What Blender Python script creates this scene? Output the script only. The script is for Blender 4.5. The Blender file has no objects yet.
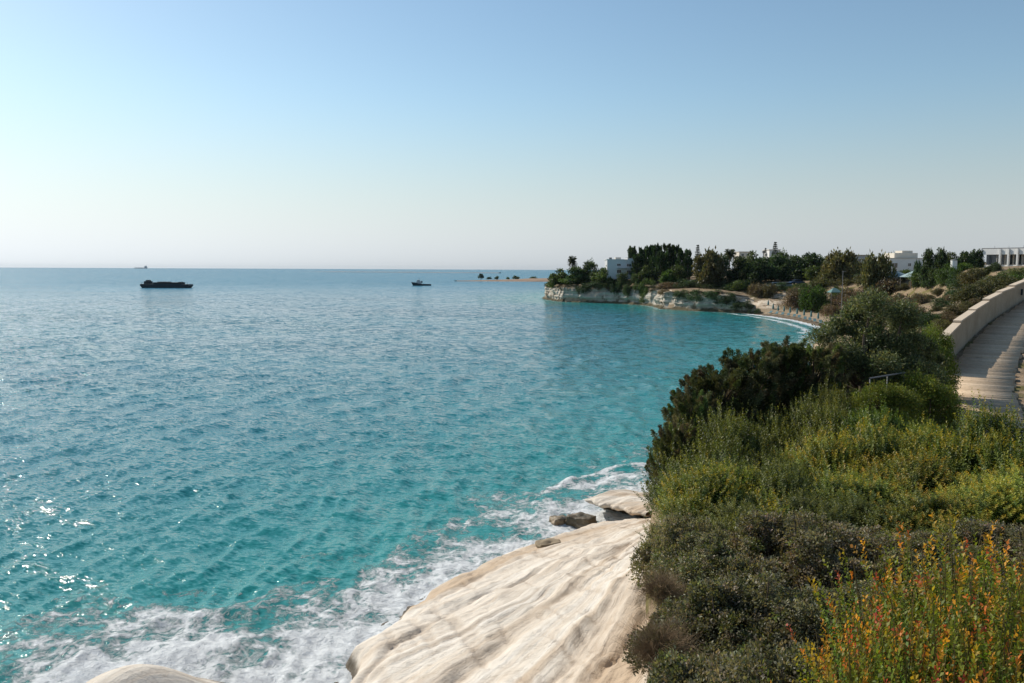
import bpy, math, random
import numpy as np
from mathutils import Matrix, Vector

# ------------------------------------------------------------------ camera, sky, sun, exposure
SC = bpy.context.scene
COL = SC.collection
IMW, IMH, FPX = 1024, 683, 796.0
EYE = np.array([0.0, 0.0, 12.0])
PITCH, ROLL = math.radians(5.20), math.radians(0.26)
SUN_AZ, SUN_EL = math.radians(-50), math.radians(36)      # azimuth from +Y, negative = left

cd = bpy.data.cameras.new("camera"); cam = bpy.data.objects.new("camera", cd); COL.objects.link(cam)
cd.sensor_width = 36.0; cd.lens = FPX / IMW * 36.0
cd.clip_start = 0.2; cd.clip_end = 120000
_f = np.array([0, math.cos(PITCH), -math.sin(PITCH)])
_u0 = np.array([0, math.sin(PITCH), math.cos(PITCH)]); _r0 = np.array([1.0, 0, 0])
_r = _r0 * math.cos(ROLL) + _u0 * math.sin(ROLL)
_u = -_r0 * math.sin(ROLL) + _u0 * math.cos(ROLL)
cam.matrix_world = Matrix(((_r[0], _u[0], -_f[0], EYE[0]), (_r[1], _u[1], -_f[1], EYE[1]),
                           (_r[2], _u[2], -_f[2], EYE[2]), (0, 0, 0, 1)))
SC.camera = cam

W = bpy.data.worlds.new("World"); SC.world = W; W.use_nodes = True
nt = W.node_tree; bg = nt.nodes["Background"]
sky = nt.nodes.new("ShaderNodeTexSky"); sky.sky_type = 'NISHITA'; sky.sun_disc = False
sky.sun_elevation = SUN_EL; sky.sun_rotation = SUN_AZ
sky.air_density = 1.1; sky.dust_density = 0.38; sky.ozone_density = 3.0; sky.altitude = 0
# sea haze low over the horizon takes the colour out of the sky there
_hs = nt.nodes.new("ShaderNodeHueSaturation"); _hs.inputs["Saturation"].default_value = 1.02; nt.links.new(sky.outputs[0], _hs.inputs["Color"])
_bw = nt.nodes.new("ShaderNodeRGBToBW"); nt.links.new(sky.outputs[0], _bw.inputs[0])
_tint = nt.nodes.new("ShaderNodeMix"); _tint.data_type = 'RGBA'; _tint.blend_type = 'MULTIPLY'; _tint.inputs[0].default_value = 1.0
_pw = nt.nodes.new("ShaderNodeMath"); _pw.operation = 'POWER'; _pw.inputs[1].default_value = 0.75; nt.links.new(_bw.outputs[0], _pw.inputs[0])
_ml = nt.nodes.new("ShaderNodeMath"); _ml.operation = 'MULTIPLY'; _ml.inputs[1].default_value = 1.42; nt.links.new(_pw.outputs[0], _ml.inputs[0])
nt.links.new(_ml.outputs[0], _tint.inputs[6]); _tint.inputs[7].default_value = (0.86, 0.93, 0.99, 1)
_tc = nt.nodes.new("ShaderNodeTexCoord"); _sp = nt.nodes.new("ShaderNodeSeparateXYZ"); nt.links.new(_tc.outputs["Generated"], _sp.inputs[0])
_mr = nt.nodes.new("ShaderNodeMapRange"); _mr.interpolation_type = 'SMOOTHSTEP'; nt.links.new(_sp.outputs[2], _mr.inputs["Value"])
_mr.inputs["From Min"].default_value = 0.0; _mr.inputs["From Max"].default_value = 0.22; _mr.inputs["To Min"].default_value = 0.97; _mr.inputs["To Max"].default_value = 0.0
_mx = nt.nodes.new("ShaderNodeMix"); _mx.data_type = 'RGBA'; nt.links.new(_mr.outputs[0], _mx.inputs[0]); _gr = nt.nodes.new("ShaderNodeMix"); _gr.data_type = 'RGBA'; _gr.blend_type = 'MULTIPLY'; _gr.inputs[0].default_value = 1.0; _gr.inputs[7].default_value = (1.09, 1.09, 0.99, 1)
nt.links.new(_hs.outputs[0], _gr.inputs[6]); nt.links.new(_gr.outputs[2], _mx.inputs[6]); nt.links.new(_tint.outputs[2], _mx.inputs[7])
nt.links.new(_mx.outputs[2], bg.inputs[0]); bg.inputs[1].default_value = 0.102

ld = bpy.data.lights.new("sun", 'SUN'); ld.energy = 4.0; ld.angle = math.radians(0.53); ld.color = (1, 0.93, 0.82)
sun = bpy.data.objects.new("sun", ld); COL.objects.link(sun)
SUN_DIR = Vector((math.sin(SUN_AZ) * math.cos(SUN_EL), math.cos(SUN_AZ) * math.cos(SUN_EL), math.sin(SUN_EL)))
sun.rotation_euler = SUN_DIR.to_track_quat('Z', 'Y').to_euler(); sun.location = (0, 0, 60)
vs = SC.view_settings
vs.view_transform = 'Standard'; vs.look = 'None'; vs.gamma = 1; vs.use_curve_mapping = False
vs.exposure = 0.24

# ------------------------------------------------------------------ maths helpers
def ray(px, py):
    return _f + _r * (px - IMW / 2) / FPX - _u * (py - IMH / 2) / FPX
def at_z(px, py, z=0.0):
    d = ray(px, py); t = (z - EYE[2]) / d[2]; return EYE + d * t
def at_y(px, py, Y):
    d = ray(px, py); return EYE + d * (Y / d[1])
def sstep(a, b, x):
    t = np.clip((x - a) / (b - a), 0, 1); return t * t * (3 - 2 * t)

_rng0 = np.random.default_rng(7)
_P = np.tile(_rng0.permutation(256), 3)
_G = _rng0.normal(size=(256, 3)); _G /= np.linalg.norm(_G, axis=1)[:, None]
def pn(p):
    p = np.asarray(p, float); i = np.floor(p).astype(int); f = p - i; i &= 255
    u = f * f * f * (f * (f * 6 - 15) + 10); out = 0
    for dx in (0, 1):
        for dy in (0, 1):
            for dz in (0, 1):
                h = _P[_P[_P[(i[:, 0] + dx) & 255] + ((i[:, 1] + dy) & 255)] + ((i[:, 2] + dz) & 255)]
                g = _G[h]
                w = (u[:, 0] if dx else 1 - u[:, 0]) * (u[:, 1] if dy else 1 - u[:, 1]) * (u[:, 2] if dz else 1 - u[:, 2])
                out = out + w * (g[:, 0] * (f[:, 0] - dx) + g[:, 1] * (f[:, 1] - dy) + g[:, 2] * (f[:, 2] - dz))
    return out * 1.5
def fbm(p, octv=4, gain=0.5):
    p = np.asarray(p, float); a, s, o = 1.0, 1.0, 0
    for k in range(octv):
        o = o + a * pn(p * s + 13.7 * k); a *= gain; s *= 2.03
    return o
def n2(x, y, sc, octv=4, seed=0.0, gain=0.5):
    return fbm(np.stack([np.ravel(x) * sc, np.ravel(y) * sc, np.full(np.size(x), seed + 0.37)], 1), octv, gain).reshape(np.shape(x))

# ------------------------------------------------------------------ object helpers
def link(o, parent=None, label=None, cat=None, group=None, kind=None):
    COL.objects.link(o)
    if parent is not None: o.parent = parent
    if label: o["label"] = label
    if cat: o["category"] = cat
    if group: o["group"] = group
    if kind: o["kind"] = kind
    return o
def raw_mesh(name, V, faces_flat, nper, mat=None, smooth=False, cols=None, attrs=None):
    V = np.asarray(V, np.float32); F = np.asarray(faces_flat, np.int32).ravel(); nf = len(F) // nper
    me = bpy.data.meshes.new(name); me.vertices.add(len(V)); me.vertices.foreach_set("co", V.ravel())
    me.loops.add(len(F)); me.loops.foreach_set("vertex_index", F)
    me.polygons.add(nf); me.polygons.foreach_set("loop_start", np.arange(nf, dtype=np.int32) * nper)
    me.update(calc_edges=True)
    if smooth: me.polygons.foreach_set("use_smooth", np.ones(nf, bool))
    if cols is not None:
        ca = me.color_attributes.new("col", 'FLOAT_COLOR', 'POINT')
        c4 = np.ones((len(V), 4), np.float32); c4[:, :3] = cols; ca.data.foreach_set("color", c4.ravel())
    for k, v in (attrs or {}).items():
        at = me.attributes.new(k, 'FLOAT', 'POINT'); at.data.foreach_set("value", np.asarray(v, np.float32).ravel())
    if mat: me.materials.append(mat)
    return me
def grid_faces(nr, nc):
    i = np.arange((nr - 1) * (nc - 1)); r = i // (nc - 1); c = i % (nc - 1); a = r * nc + c
    return np.stack([a, a + 1, a + nc + 1, a + nc], 1)
class MB:
    """collects boxes, prisms and tubes into one mesh"""
    def __init__(s): s.v = []; s.f = []
    def add(s, V, F):
        n = len(s.v); s.v += [tuple(map(float, q)) for q in V]; s.f += [tuple(i + n for i in q) for q in F]; return s
    def box(s, c, d, rz=0.0, taper=1.0):
        x, y, z = d[0] / 2, d[1] / 2, d[2] / 2; ca, sa = math.cos(rz), math.sin(rz); V = []
        for k in (-1, 1):
            t = taper if k > 0 else 1.0
            for (i, j) in ((-1, -1), (1, -1), (1, 1), (-1, 1)):
                a, b = i * x * t, j * y * t; V.append((c[0] + a * ca - b * sa, c[1] + a * sa + b * ca, c[2] + k * z))
        return s.add(V, [(3, 2, 1, 0), (4, 5, 6, 7), (0, 1, 5, 4), (1, 2, 6, 5), (2, 3, 7, 6), (3, 0, 4, 7)])
    def prism(s, outline, y0, y1):
        """outline in x,z; extruded along y"""
        n = len(outline); V = [(x, y0, z) for x, z in outline] + [(x, y1, z) for x, z in outline]
        F = [tuple(range(n)), tuple(range(2 * n - 1, n - 1, -1))] + [(i, i + n, (i + 1) % n + n, (i + 1) % n) for i in range(n)]
        return s.add(V, F)
    def tube(s, pts, rad, n=6, cap=True):
        V, F = tube_geo(pts, rad, n); s.add(V, F)
        if cap: s.f.append(tuple(len(s.v) - n + k for k in range(n)))
        return s
    def obj(s, name, mat, parent=None, smooth=False, bevel=0.0, **kw):
        me = bpy.data.meshes.new(name); me.from_pydata(s.v, [], s.f); me.update()
        if mat: me.materials.append(mat)
        if smooth: me.polygons.foreach_set("use_smooth", [True] * len(me.polygons))
        o = bpy.data.objects.new(name, me)
        if bevel:
            b = o.modifiers.new("bevel", 'BEVEL'); b.width = bevel; b.segments = 2; b.limit_method = 'ANGLE'
        return link(o, parent, **kw)
def tube_geo(pts, rad, n=6):
    pts = np.asarray(pts, float); m = len(pts); rad = np.broadcast_to(rad, (m,))
    V = []; F = []
    for i in range(m):
        t = pts[min(i + 1, m - 1)] - pts[max(i - 1, 0)]; t = t / (np.linalg.norm(t) + 1e-9)
        a = np.cross(t, [0, 0, 1.0]) if abs(t[2]) < 0.9 else np.cross(t, [1.0, 0, 0]); a /= np.linalg.norm(a); b = np.cross(t, a)
        for k in range(n):
            q = 2 * math.pi * k / n; V.append(pts[i] + rad[i] * (a * math.cos(q) + b * math.sin(q)))
    for i in range(m - 1):
        for k in range(n):
            F.append((i * n + k, i * n + (k + 1) % n, (i + 1) * n + (k + 1) % n, (i + 1) * n + k))
    return V, F
def empty(name, loc, label, cat, group=None, rz=0.0, sc=(1, 1, 1)):
    o = bpy.data.objects.new(name, None); o.empty_display_size = 0.3
    o.location = loc; o.rotation_euler = (0, 0, rz); o.scale = sc
    return link(o, None, label, cat, group)
def copy_thing(root, loc, rz, sc, label, group):
    r = root.copy(); r.location = loc; r.rotation_euler = (0, 0, rz); r.scale = sc
    COL.objects.link(r); r["label"] = label
    if group: r["group"] = group
    elif "group" in r: del r["group"]
    for ch in list(root.children):
        c = ch.copy(); COL.objects.link(c); c.parent = r
        for g in list(ch.children):
            d = g.copy(); COL.objects.link(d); d.parent = c
    return r

# ------------------------------------------------------------------ material helpers
class NT:
    def __init__(s, name):
        s.m = bpy.data.materials.new(name); s.m.use_nodes = True; s.t = s.m.node_tree
        s.b = s.t.nodes["Principled BSDF"]; s.out = s.t.nodes["Material Output"]
    def n(s, typ, ins=None, **kw):
        d = s.t.nodes.new("ShaderNode" + typ)
        for k, v in kw.items(): setattr(d, k, v)
        for k, v in (ins or {}).items(): s.set(d, k, v)
        return d
    def set(s, d, k, v):
        i = d.inputs[k]
        if isinstance(v, bpy.types.NodeSocket): s.t.links.new(v, i)
        else: i.default_value = v
    def noise(s, sc, det=4, rough=0.55, vec=None, dist=0.0):
        ins = {"Scale": sc, "Detail": det, "Roughness": rough, "Distortion": dist}
        if vec is not None: ins["Vector"] = vec
        return s.n("TexNoise", ins).outputs["Fac"]
    def pos(s, scale=(1, 1, 1), obj=False, rot=(0, 0, 0)):
        src = s.n("TexCoord").outputs["Object"] if obj else s.n("NewGeometry").outputs["Position"]
        return s.n("Mapping", {"Vector": src, "Scale": scale, "Rotation": rot}).outputs[0]
    def ramp(s, fac, stops, interp='LINEAR'):
        d = s.n("ValToRGB", {"Fac": fac}); e = d.color_ramp.elements; d.color_ramp.interpolation = interp
        while len(e) < len(stops): e.new(0.5)
        for k, (p, c) in enumerate(stops):
            e[k].position = p; e[k].color = (c[0], c[1], c[2], 1) if hasattr(c, '__len__') else (c, c, c, 1)
        return d.outputs[0]
    def mix(s, fac, a, b, typ='MIX'):
        d = s.n("Mix", data_type='RGBA', blend_type=typ)
        for idx, v in ((0, fac), (6, a), (7, b)):
            if isinstance(v, bpy.types.NodeSocket): s.t.links.new(v, d.inputs[idx])
            elif idx == 0: d.inputs[0].default_value = v
            else: d.inputs[idx].default_value = (v[0], v[1], v[2], 1)
        return d.outputs[2]
    def math(s, op, a, b=0.0, c=0.0, clamp=False):
        d = s.n("Math", operation=op, use_clamp=clamp)
        for k, v in enumerate((a, b, c)):
            if isinstance(v, bpy.types.NodeSocket): s.t.links.new(v, d.inputs[k])
            else: d.inputs[k].default_value = v
        return d.outputs[0]
    def mapr(s, v, a, b, c=0.0, d=1.0, smooth=True):
        m = s.n("MapRange", {"Value": v, "From Min": a, "From Max": b, "To Min": c, "To Max": d})
        if smooth: m.interpolation_type = 'SMOOTHSTEP'
        return m.outputs[0]
    def attr(s, name): return s.n("Attribute", attribute_name=name)
    def bump(s, h, dist, strength=1.0, normal=None):
        ins = {"Height": h, "Distance": dist, "Strength": strength}
        if normal is not None: ins["Normal"] = normal
        return s.n("Bump", ins).outputs[0]
    def base(s, col=None, rough=None, normal=None, spec=None):
        if col is not None: s.set(s.b, "Base Color", col if isinstance(col, bpy.types.NodeSocket) else (*col, 1))
        if rough is not None: s.set(s.b, "Roughness", rough)
        if normal is not None: s.set(s.b, "Normal", normal)
        if spec is not None: s.set(s.b, "Specular IOR Level", spec)
        return s.m

def simple_mat(name, col, rough=0.7, var=0.12, scale=3.0, spec=0.3):
    t = NT(name); nz = t.noise(scale, 5, vec=t.pos(obj=True))
    c = t.mix(nz, [q * (1 - var) for q in col], [min(1, q * (1 + var)) for q in col])
    return t.base(c, rough, t.bump(t.noise(scale * 9, 3, vec=t.pos(obj=True)), 0.01, 0.3), spec)

def leaf_mat(name, transl=0.35, rough=0.5, spec=0.3, hue=0.02, val=0.25):
    t = NT(name); a = t.attr("col").outputs["Color"]; rnd = t.n("ObjectInfo").outputs["Random"]
    hs = t.n("HueSaturation", {"Hue": t.mapr(rnd, 0, 1, 0.5 - hue, 0.5 + hue, False), "Saturation": 1.0,
                               "Value": t.mapr(t.math('FRACT', t.math('MULTIPLY', rnd, 7.31)), 0, 1, 1 - val, 1 + val, False), "Color": a}).outputs[0]
    t.base(hs, rough, spec=spec)
    tr = t.n("BsdfTranslucent", {"Color": t.mix(1.0, hs, (1.25, 1.15, 0.6), 'MULTIPLY')})
    mx = t.n("MixShader", {0: transl, 1: t.b.outputs[0], 2: tr.outputs[0]})
    t.t.links.new(mx.outputs[0], t.out.inputs[0]); return t.m

# ------------------------------------------------------------------ coast line and land shape
def zp(px, py, z=0.0): return tuple(at_z(px, py, z)[:2])
near_pts = [(-24, -40), (-18, 0), (-14.5, 14), (-12.2, 19.0), (-9.8, 21.6), (-7.6, 20.8), (-6.0, 18.6), (-4.6, 18.6), zp(348, 676), zp(350, 655, .35), zp(395, 612, .55), zp(430, 588, .6),
            zp(470, 566, .6), zp(505, 553, .6), zp(540, 538, .6), zp(575, 529, .55), zp(604, 522, .55), zp(636, 516, .75), zp(664, 509, .9), (9.8, 43)]
bluff_pts = [(9.8, 43), (12, 50), (17, 58), (28.5, 80), (38, 105), (48, 130), (58, 148)]
beach_pts = [(58, 148), zp(832, 331), zp(815, 325.5), zp(795, 320.5), zp(770, 316.5), zp(745, 313.5)]
cliff_pts = [zp(745, 313.5), zp(720, 312.5), zp(700, 311.5), zp(676, 310), zp(660, 309.5), zp(651, 306.5), zp(640, 305),
             zp(620, 304), zp(600, 303), zp(578, 302.6), zp(560, 302), zp(550, 301), zp(543, 299.3)]
_tip = cliff_pts[-1]
back_pts = [_tip, (_tip[0] + 2, _tip[1] + 40), (_tip[0] + 25, _tip[1] + 120), (80, 560), (160, 700), (420, 900), (900, 1000)]
SECT = [near_pts, bluff_pts, beach_pts, cliff_pts, back_pts]
land_poly = np.array(near_pts + bluff_pts[1:] + beach_pts[1:] + cliff_pts[1:] + back_pts[1:] + [(1500, 1000), (1500, -40)])

def seg_dist(P, pts):
    pts = np.asarray(pts, float); D = np.full(len(P), 1e9)
    for a, b in zip(pts[:-1], pts[1:]):
        ab = b - a; t = np.clip(((P - a) @ ab) / (ab @ ab + 1e-9), 0, 1)
        D = np.minimum(D, np.hypot(*(P - a - t[:, None] * ab).T))
    return D
def inside(P, poly):
    r = np.zeros(len(P), bool); n = len(poly)
    for i in range(n):
        x0, y0 = poly[i]; x1, y1 = poly[(i + 1) % n]
        if y0 == y1: continue
        c = ((y0 > P[:, 1]) != (y1 > P[:, 1])) & (P[:, 0] < (x1 - x0) * (P[:, 1] - y0) / (y1 - y0) + x0)
        r ^= c
    return r
def coast(P):
    ds = np.stack([seg_dist(P, s) for s in SECT], 1); d = ds.min(1)
    w = 1.0 / (ds + 0.3) ** 5; w /= w.sum(1)[:, None]
    return np.where(inside(P, land_poly), d, -d), w

# plateau height: thin-plate fit through points read off the picture at their true distances
_ctl = [(0, 0, 10.3), (6, 0, 10.5), (-6, 0, 9.5), (0, -15, 10.5), (10, -12, 11), (14, 8, 10.0), (30, 25, 9.0)]
def cpx(px, py, Y): p = at_y(px, py, Y); _ctl.append((p[0], p[1], p[2]))
CANOPY = [(4, 690), (4.6, 665), (5.5, 640), (6.6, 605), (7.5, 575), (8.5, 545), (10, 515), (11, 500), (13, 472), (15, 450), (17, 432), (19, 416), (21, 405), (24, 395), (27, 390)]
for Y_, py_ in CANOPY[::2]:
    for px_ in (660, 740, 830, 920, 1010):
        if (Y_ > 16 and px_ > 960) or (Y_ > 22 and px_ > 880): continue
        q_ = at_y(px_, py_, Y_); _ctl.append((q_[0], q_[1], q_[2] - (0.85 if Y_ < 8 else 1.05 if Y_ < 16 else 1.5)))
for q in ((1005, 432, 25.5), (985, 400, 29.6), (992, 360, 37.1), (1006, 340, 41.5), (1026, 318, 47.4), (1060, 295, 55.7), (1110, 285, 70), (860, 412, 24), (905, 408, 25),
          (945, 384, 36.5), (970, 344, 42), (995, 317, 48), (1024, 299, 55),
          (905, 330, 75), (950, 312, 80), (900, 302, 125), (950, 300, 100), (1000, 285, 120), (860, 305, 130), (850, 292, 180), (900, 280, 200),
          (1000, 272, 172), (940, 271, 165), (800, 285, 230), (700, 286, 255), (660, 285, 270), (600, 283, 292), (560, 284, 315),
          (640, 277, 300), (760, 283, 245), (800, 276, 300), (900, 268, 330), (1000, 262, 420), (700, 272, 420), (1100, 268, 200), (1060, 277, 120)):
    cpx(*q)
for q in ((35, 80, 5.6), (50, 105, 6.2), (64, 130, 6.4), (120, 60, 14), (200, 100, 16), (160, -20, 20), (600, 400, 22), (300, 900, 14), (900, 900, 30), (90, 10, 18)): _ctl.append(q)
_ctl = np.array(_ctl, float); _S = 100.0
def _tps(r): return np.where(r > 1e-9, r * r * np.log(r + 1e-12), 0)
_c2 = _ctl[:, :2] / _S; _n = len(_c2)
_K = _tps(np.hypot(*(_c2[:, None] - _c2[None]).transpose(2, 0, 1))) + np.eye(_n) * 2e-3
_A = np.block([[_K, np.ones((_n, 1)), _c2], [np.ones((1, _n)), np.zeros((1, 3))], [_c2.T, np.zeros((2, 3))]])
_w = np.linalg.solve(_A, np.concatenate([_ctl[:, 2], np.zeros(3)]))
def plateau(P):
    q = P / _S; out = _w[_n] + q @ _w[_n + 1:]
    for k in range(_n): out = out + _w[k] * _tps(np.hypot(q[:, 0] - _c2[k, 0], q[:, 1] - _c2[k, 1]))
    return np.clip(out, 3, 40)
# the path
path_px = [(1012, 452, 23.3), (1002, 425, 26.3), (985, 400, 29.6), (983, 380, 33.2), (992, 360, 37.1), (1006, 340, 41.5), (1026, 318, 47.4), (1060, 295, 55.7), (1110, 284, 70)]
path_c = np.array([at_y(*q) for q in path_px])
def smooth_curve(P, n=200):
    P = np.asarray(P, float); s = np.r_[0, np.cumsum(np.linalg.norm(np.diff(P, axis=0), axis=1))]
    t = np.linspace(0, s[-1], n); Q = np.stack([np.interp(t, s, P[:, k]) for k in range(P.shape[1])], 1)
    k = np.ones(max(3, n // 14) | 1); k /= k.sum(); h = len(k) // 2
    E = np.vstack([Q[0] - (Q[1:h + 1][::-1] - Q[0]), Q, Q[-1] - (Q[-h - 1:-1][::-1] - Q[-1])])
    return np.stack([np.convolve(E[:, j], k, 'valid') for j in range(Q.shape[1])], 1)
path_s = smooth_curve(path_c, 260)

edge_pts = [(0.3, -30), (0.3, 0), (0.95, 5.0), (1.55, 8.5), (2.35, 13), (3.25, 18), (4.15, 23), (5.2, 29), (8.9, 42), (13, 48), (20, 56), (40, 90)]
def land_z(P, rough=True):
    P = np.asarray(P, float).reshape(-1, 2); d, w = coast(P); pl = plateau(P)
    ed = seg_dist(P, edge_pts) * np.where(inside(P, np.array(edge_pts + [(400, 90), (400, -30)])), 1, -1)
    lowr = np.minimum(-1.7 + 0.40 * np.maximum(d, 0), 3.0); near = lowr + (pl - lowr) * sstep(-0.5, 0.7, ed)
    bl = -1 + (pl + 1) * sstep(-1, 8, d)
    be = np.where(d < 15, np.minimum(0.07 * d, 1.1), 0) + np.where(d >= 15, 1.05 + (pl - 1.05) * np.clip((d - 15) / 13, 0, 1) ** 0.8, 0)
    cl = -1 + (pl + 1) * sstep(1.6, 4.6, d)
    bk = -1 + (pl + 1) * sstep(0, 20, d)
    z = w[:, 0] * near + w[:, 1] * bl + w[:, 2] * be + w[:, 3] * cl + w[:, 4] * bk
    if rough:
        steep = np.clip((pl - z) / 3, 0, 1) * np.clip((z - 1) / 2, 0, 1)
        z = z + n2(P[:, 0], P[:, 1], 0.09, 4) * 0.35 * np.clip(d / 20, 0.05, 1) + n2(P[:, 0], P[:, 1], 0.33, 3, 4) * 0.9 * steep
    # cut the path bench into the hillside
    dp = np.full(len(P), 1e9); zpth = np.zeros(len(P))
    m = (P[:, 0] > 8) & (P[:, 0] < 75) & (P[:, 1] > 18) & (P[:, 1] < 85)
    if m.any():
        q = P[m]; dd = np.hypot(q[:, None, 0] - path_s[None, ::3, 0], q[:, None, 1] - path_s[None, ::3, 1]); k = dd.argmin(1)
        dp[m] = dd[np.arange(len(q)), k]; zpth[m] = path_s[::3][k, 2]
    a = 1 - sstep(2.3, 4.2, dp)
    z = z * (1 - a) + (zpth - 0.10 + (n2(P[:, 0], P[:, 1], 0.9, 3, 8) * 0.05 if rough else 0)) * a
    return np.where(d < 0, np.minimum(z, -1.0), z), d
def gz(x, y): return float(land_z(np.array([[x, y]]))[0][0])

# ------------------------------------------------------------------ ground
def fan(origin, r, ang):
    R, A = np.meshgrid(r, ang, indexing='ij'); return origin[0] + R * np.sin(A), origin[1] + R * np.cos(A)
g_r = np.concatenate([np.arange(2, 60, 0.45), 60 * np.exp(np.arange(0, math.log(1300 / 60), 0.0055))])
g_a = np.radians(np.arange(-38, 96, 0.22))
GX, GY = fan((0, -22), g_r, g_a)
Pg = np.stack([GX.ravel(), GY.ravel()], 1)
Zg, Dg = land_z(Pg); _, Wg = coast(Pg); chalk_a = np.clip(Wg[:, 2] * 1.2 + Wg[:, 1] * 0.12 + Wg[:, 3], 0, 1) * sstep(34, 20, Dg) * sstep(150, 185, Pg[:, 1]) * sstep(0.425, 0.395, Pg[:, 0] / np.maximum(Pg[:, 1], 1))
t = NT("ground_soil")
geo = t.n("NewGeometry"); nz = t.n("SeparateXYZ", {0: geo.outputs["True Normal"]}).outputs[2]; pz = t.n("SeparateXYZ", {0: geo.outputs["Position"]}).outputs[2]
P_ = t.pos()
soil = t.ramp(t.noise(0.16, 6, 0.6, P_), [(0.3, (0.13, 0.088, 0.052)), (0.5, (0.22, 0.15, 0.09)), (0.62, (0.17, 0.13, 0.07)), (0.75, (0.30, 0.22, 0.14))])
grit = t.noise(3.5, 6, 0.7, P_)
soil = t.mix(t.mapr(grit, 0.3, 0.75), soil, (0.34, 0.26, 0.18), 'MIX')
dry = t.mix(t.mapr(t.noise(0.35, 5, 0.6, P_), 0.5, 0.62), soil, (0.15, 0.13, 0.05))
chalk = t.ramp(t.noise(0.8, 6, 0.62, t.pos((1, 1, 2.5))), [(0.3, (0.33, 0.25, 0.17)), (0.5, (0.58, 0.47, 0.35)), (0.7, (0.68, 0.60, 0.48))])
steep = t.mapr(t.math('ADD', nz, t.math('MULTIPLY', t.math('SUBTRACT', t.noise(0.5, 4, 0.6, P_), 0.5), 0.35)), 0.93, 0.78)
c = t.mix(t.math('MULTIPLY', steep, t.attr("chalk").outputs["Fac"]), dry, chalk)
sand = t.ramp(t.noise(0.5, 5, 0.6, P_), [(0.3, (0.27, 0.20, 0.13)), (0.7, (0.40, 0.31, 0.21))])
c = t.mix(t.mapr(pz, 2.0, 1.2), c, sand)
c = t.mix(t.mapr(pz, 0.35, 0.12), c, (0.15, 0.115, 0.08))
M_ground = t.base(c, 0.95, t.bump(t.noise(5, 6, 0.7, P_), 0.08, 0.8, t.bump(t.noise(0.7, 4, 0.6, P_), 0.35, 0.7)), 0.1)
me = raw_mesh("ground", np.stack([Pg[:, 0], Pg[:, 1], Zg], 1), grid_faces(len(g_r), len(g_a))[:, ::-1], 4, M_ground, True, attrs={"chalk": chalk_a})
link(bpy.data.objects.new("ground", me), kind="structure")

# ------------------------------------------------------------------ white rock shelf in the foreground
def shelf_profile(d):
    return np.interp(d, [-1.2, -0.35, 0, 0.35, 1.0, 3, 5, 7.0, 9.3, 11, 13, 16], [-1.2, -0.5, 0.15, 0.62, 0.98, 1.52, 2.15, 2.75, 3.85, 4.75, 5.6, 6.5])
sx = np.arange(-16, 13.5, 0.075); sy = np.arange(11, 47.5, 0.09)
SX, SY = np.meshgrid(sx, sy); Ps = np.stack([SX.ravel(), SY.ravel()], 1)
wx = Ps + np.stack([n2(Ps[:, 0], Ps[:, 1], 0.6, 3, 3), n2(Ps[:, 0], Ps[:, 1], 0.6, 3, 5)], 1) * 0.35
ds, _ = coast(wx)
e1 = np.array([0.5, 0.866]); e2 = np.array([0.866, -0.5]); ea = np.array([math.sin(math.radians(36)), math.cos(math.radians(36))]); eb = np.array([ea[1], -ea[0]])
Pc = Ps - np.array([-1.0, 20.0])
def ridge_axes(deg):
    a = math.radians(deg); return Pc @ np.array([math.sin(a), math.cos(a)]), Pc @ np.array([math.cos(a), -math.sin(a)])
u1, v1 = ridge_axes(57); u2, v2 = ridge_axes(30); wr = sstep(3.0, 10, ds)
uu = u1 * (1 - wr) + u2 * wr; vv = v1 * (1 - wr) + v2 * wr + n2(Ps[:, 0], Ps[:, 1], 0.09, 2, 11) * 1.5
rid = n2(uu * 0.07, vv * 0.62, 1.0, 3, 21); rid2 = n2(uu * 0.13, vv * 2.1, 1.0, 4, 31)
step = vv * 0.62 + rid * 0.35; fr = step - np.floor(step); ledge = (sstep(0.0, 0.82, fr) - fr)          # rounded strata edges
zs = shelf_profile(ds)
fade = sstep(0.0, 1.6, ds)
amp = fade * (0.55 + 0.9 * sstep(5, 9, ds))
zs = zs + amp * (0.10 * rid + 0.075 * rid2 + 0.24 * ledge) + fade * 0.03 * n2(Ps[:, 0], Ps[:, 1], 2.6, 4, 41)
cross = n2(Ps @ np.array([0.94, 0.34]) * 2.2, Ps @ np.array([-0.34, 0.94]) * 0.35, 1.0, 3, 51)                           # fine cross cracks
zs = zs - fade * 0.05 * sstep(0.32, 0.5, cross)
groove = np.clip(np.exp(-((fr - 0.93) / 0.07) ** 2) * (0.35 + 0.9 * np.clip(n2(Ps[:, 0], Ps[:, 1], 0.35, 3, 81) + 0.3, 0, 1)) + 0.7 * sstep(0.36, 0.55, cross) + 0.5 * sstep(0.35, 0.7, -rid2), 0, 1) * fade
for gp, zz, dp, wd in (([(350, 668), (385, 645), (430, 628), (470, 605), (530, 588)], 1.3, 0.24, 0.20), ([(405, 690), (470, 650), (540, 612), (600, 575), (640, 548)], 2.2, 0.20, 0.24), ([(480, 700), (540, 655), (590, 615), (640, 575)], 3.0, 0.22, 0.22), ([(400, 620), (460, 592), (520, 566)], 0.9, 0.14, 0.16), ([(560, 700), (600, 640), (648, 585)], 3.6, 0.25, 0.2)):
    dl = seg_dist(Ps + np.stack([n2(Ps[:, 0], Ps[:, 1], 0.5, 3, 91), n2(Ps[:, 0], Ps[:, 1], 0.5, 3, 95)], 1) * 0.45, [zp(a_, b_, zz) for a_, b_ in gp]); q_ = np.exp(-(dl / wd) ** 2)
    zs = zs - 0.75 * dp * q_ * (0.6 + 0.5 * n2(Ps[:, 0], Ps[:, 1], 0.7, 2, 97)); groove = np.maximum(groove, q_ * 0.9)
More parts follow.
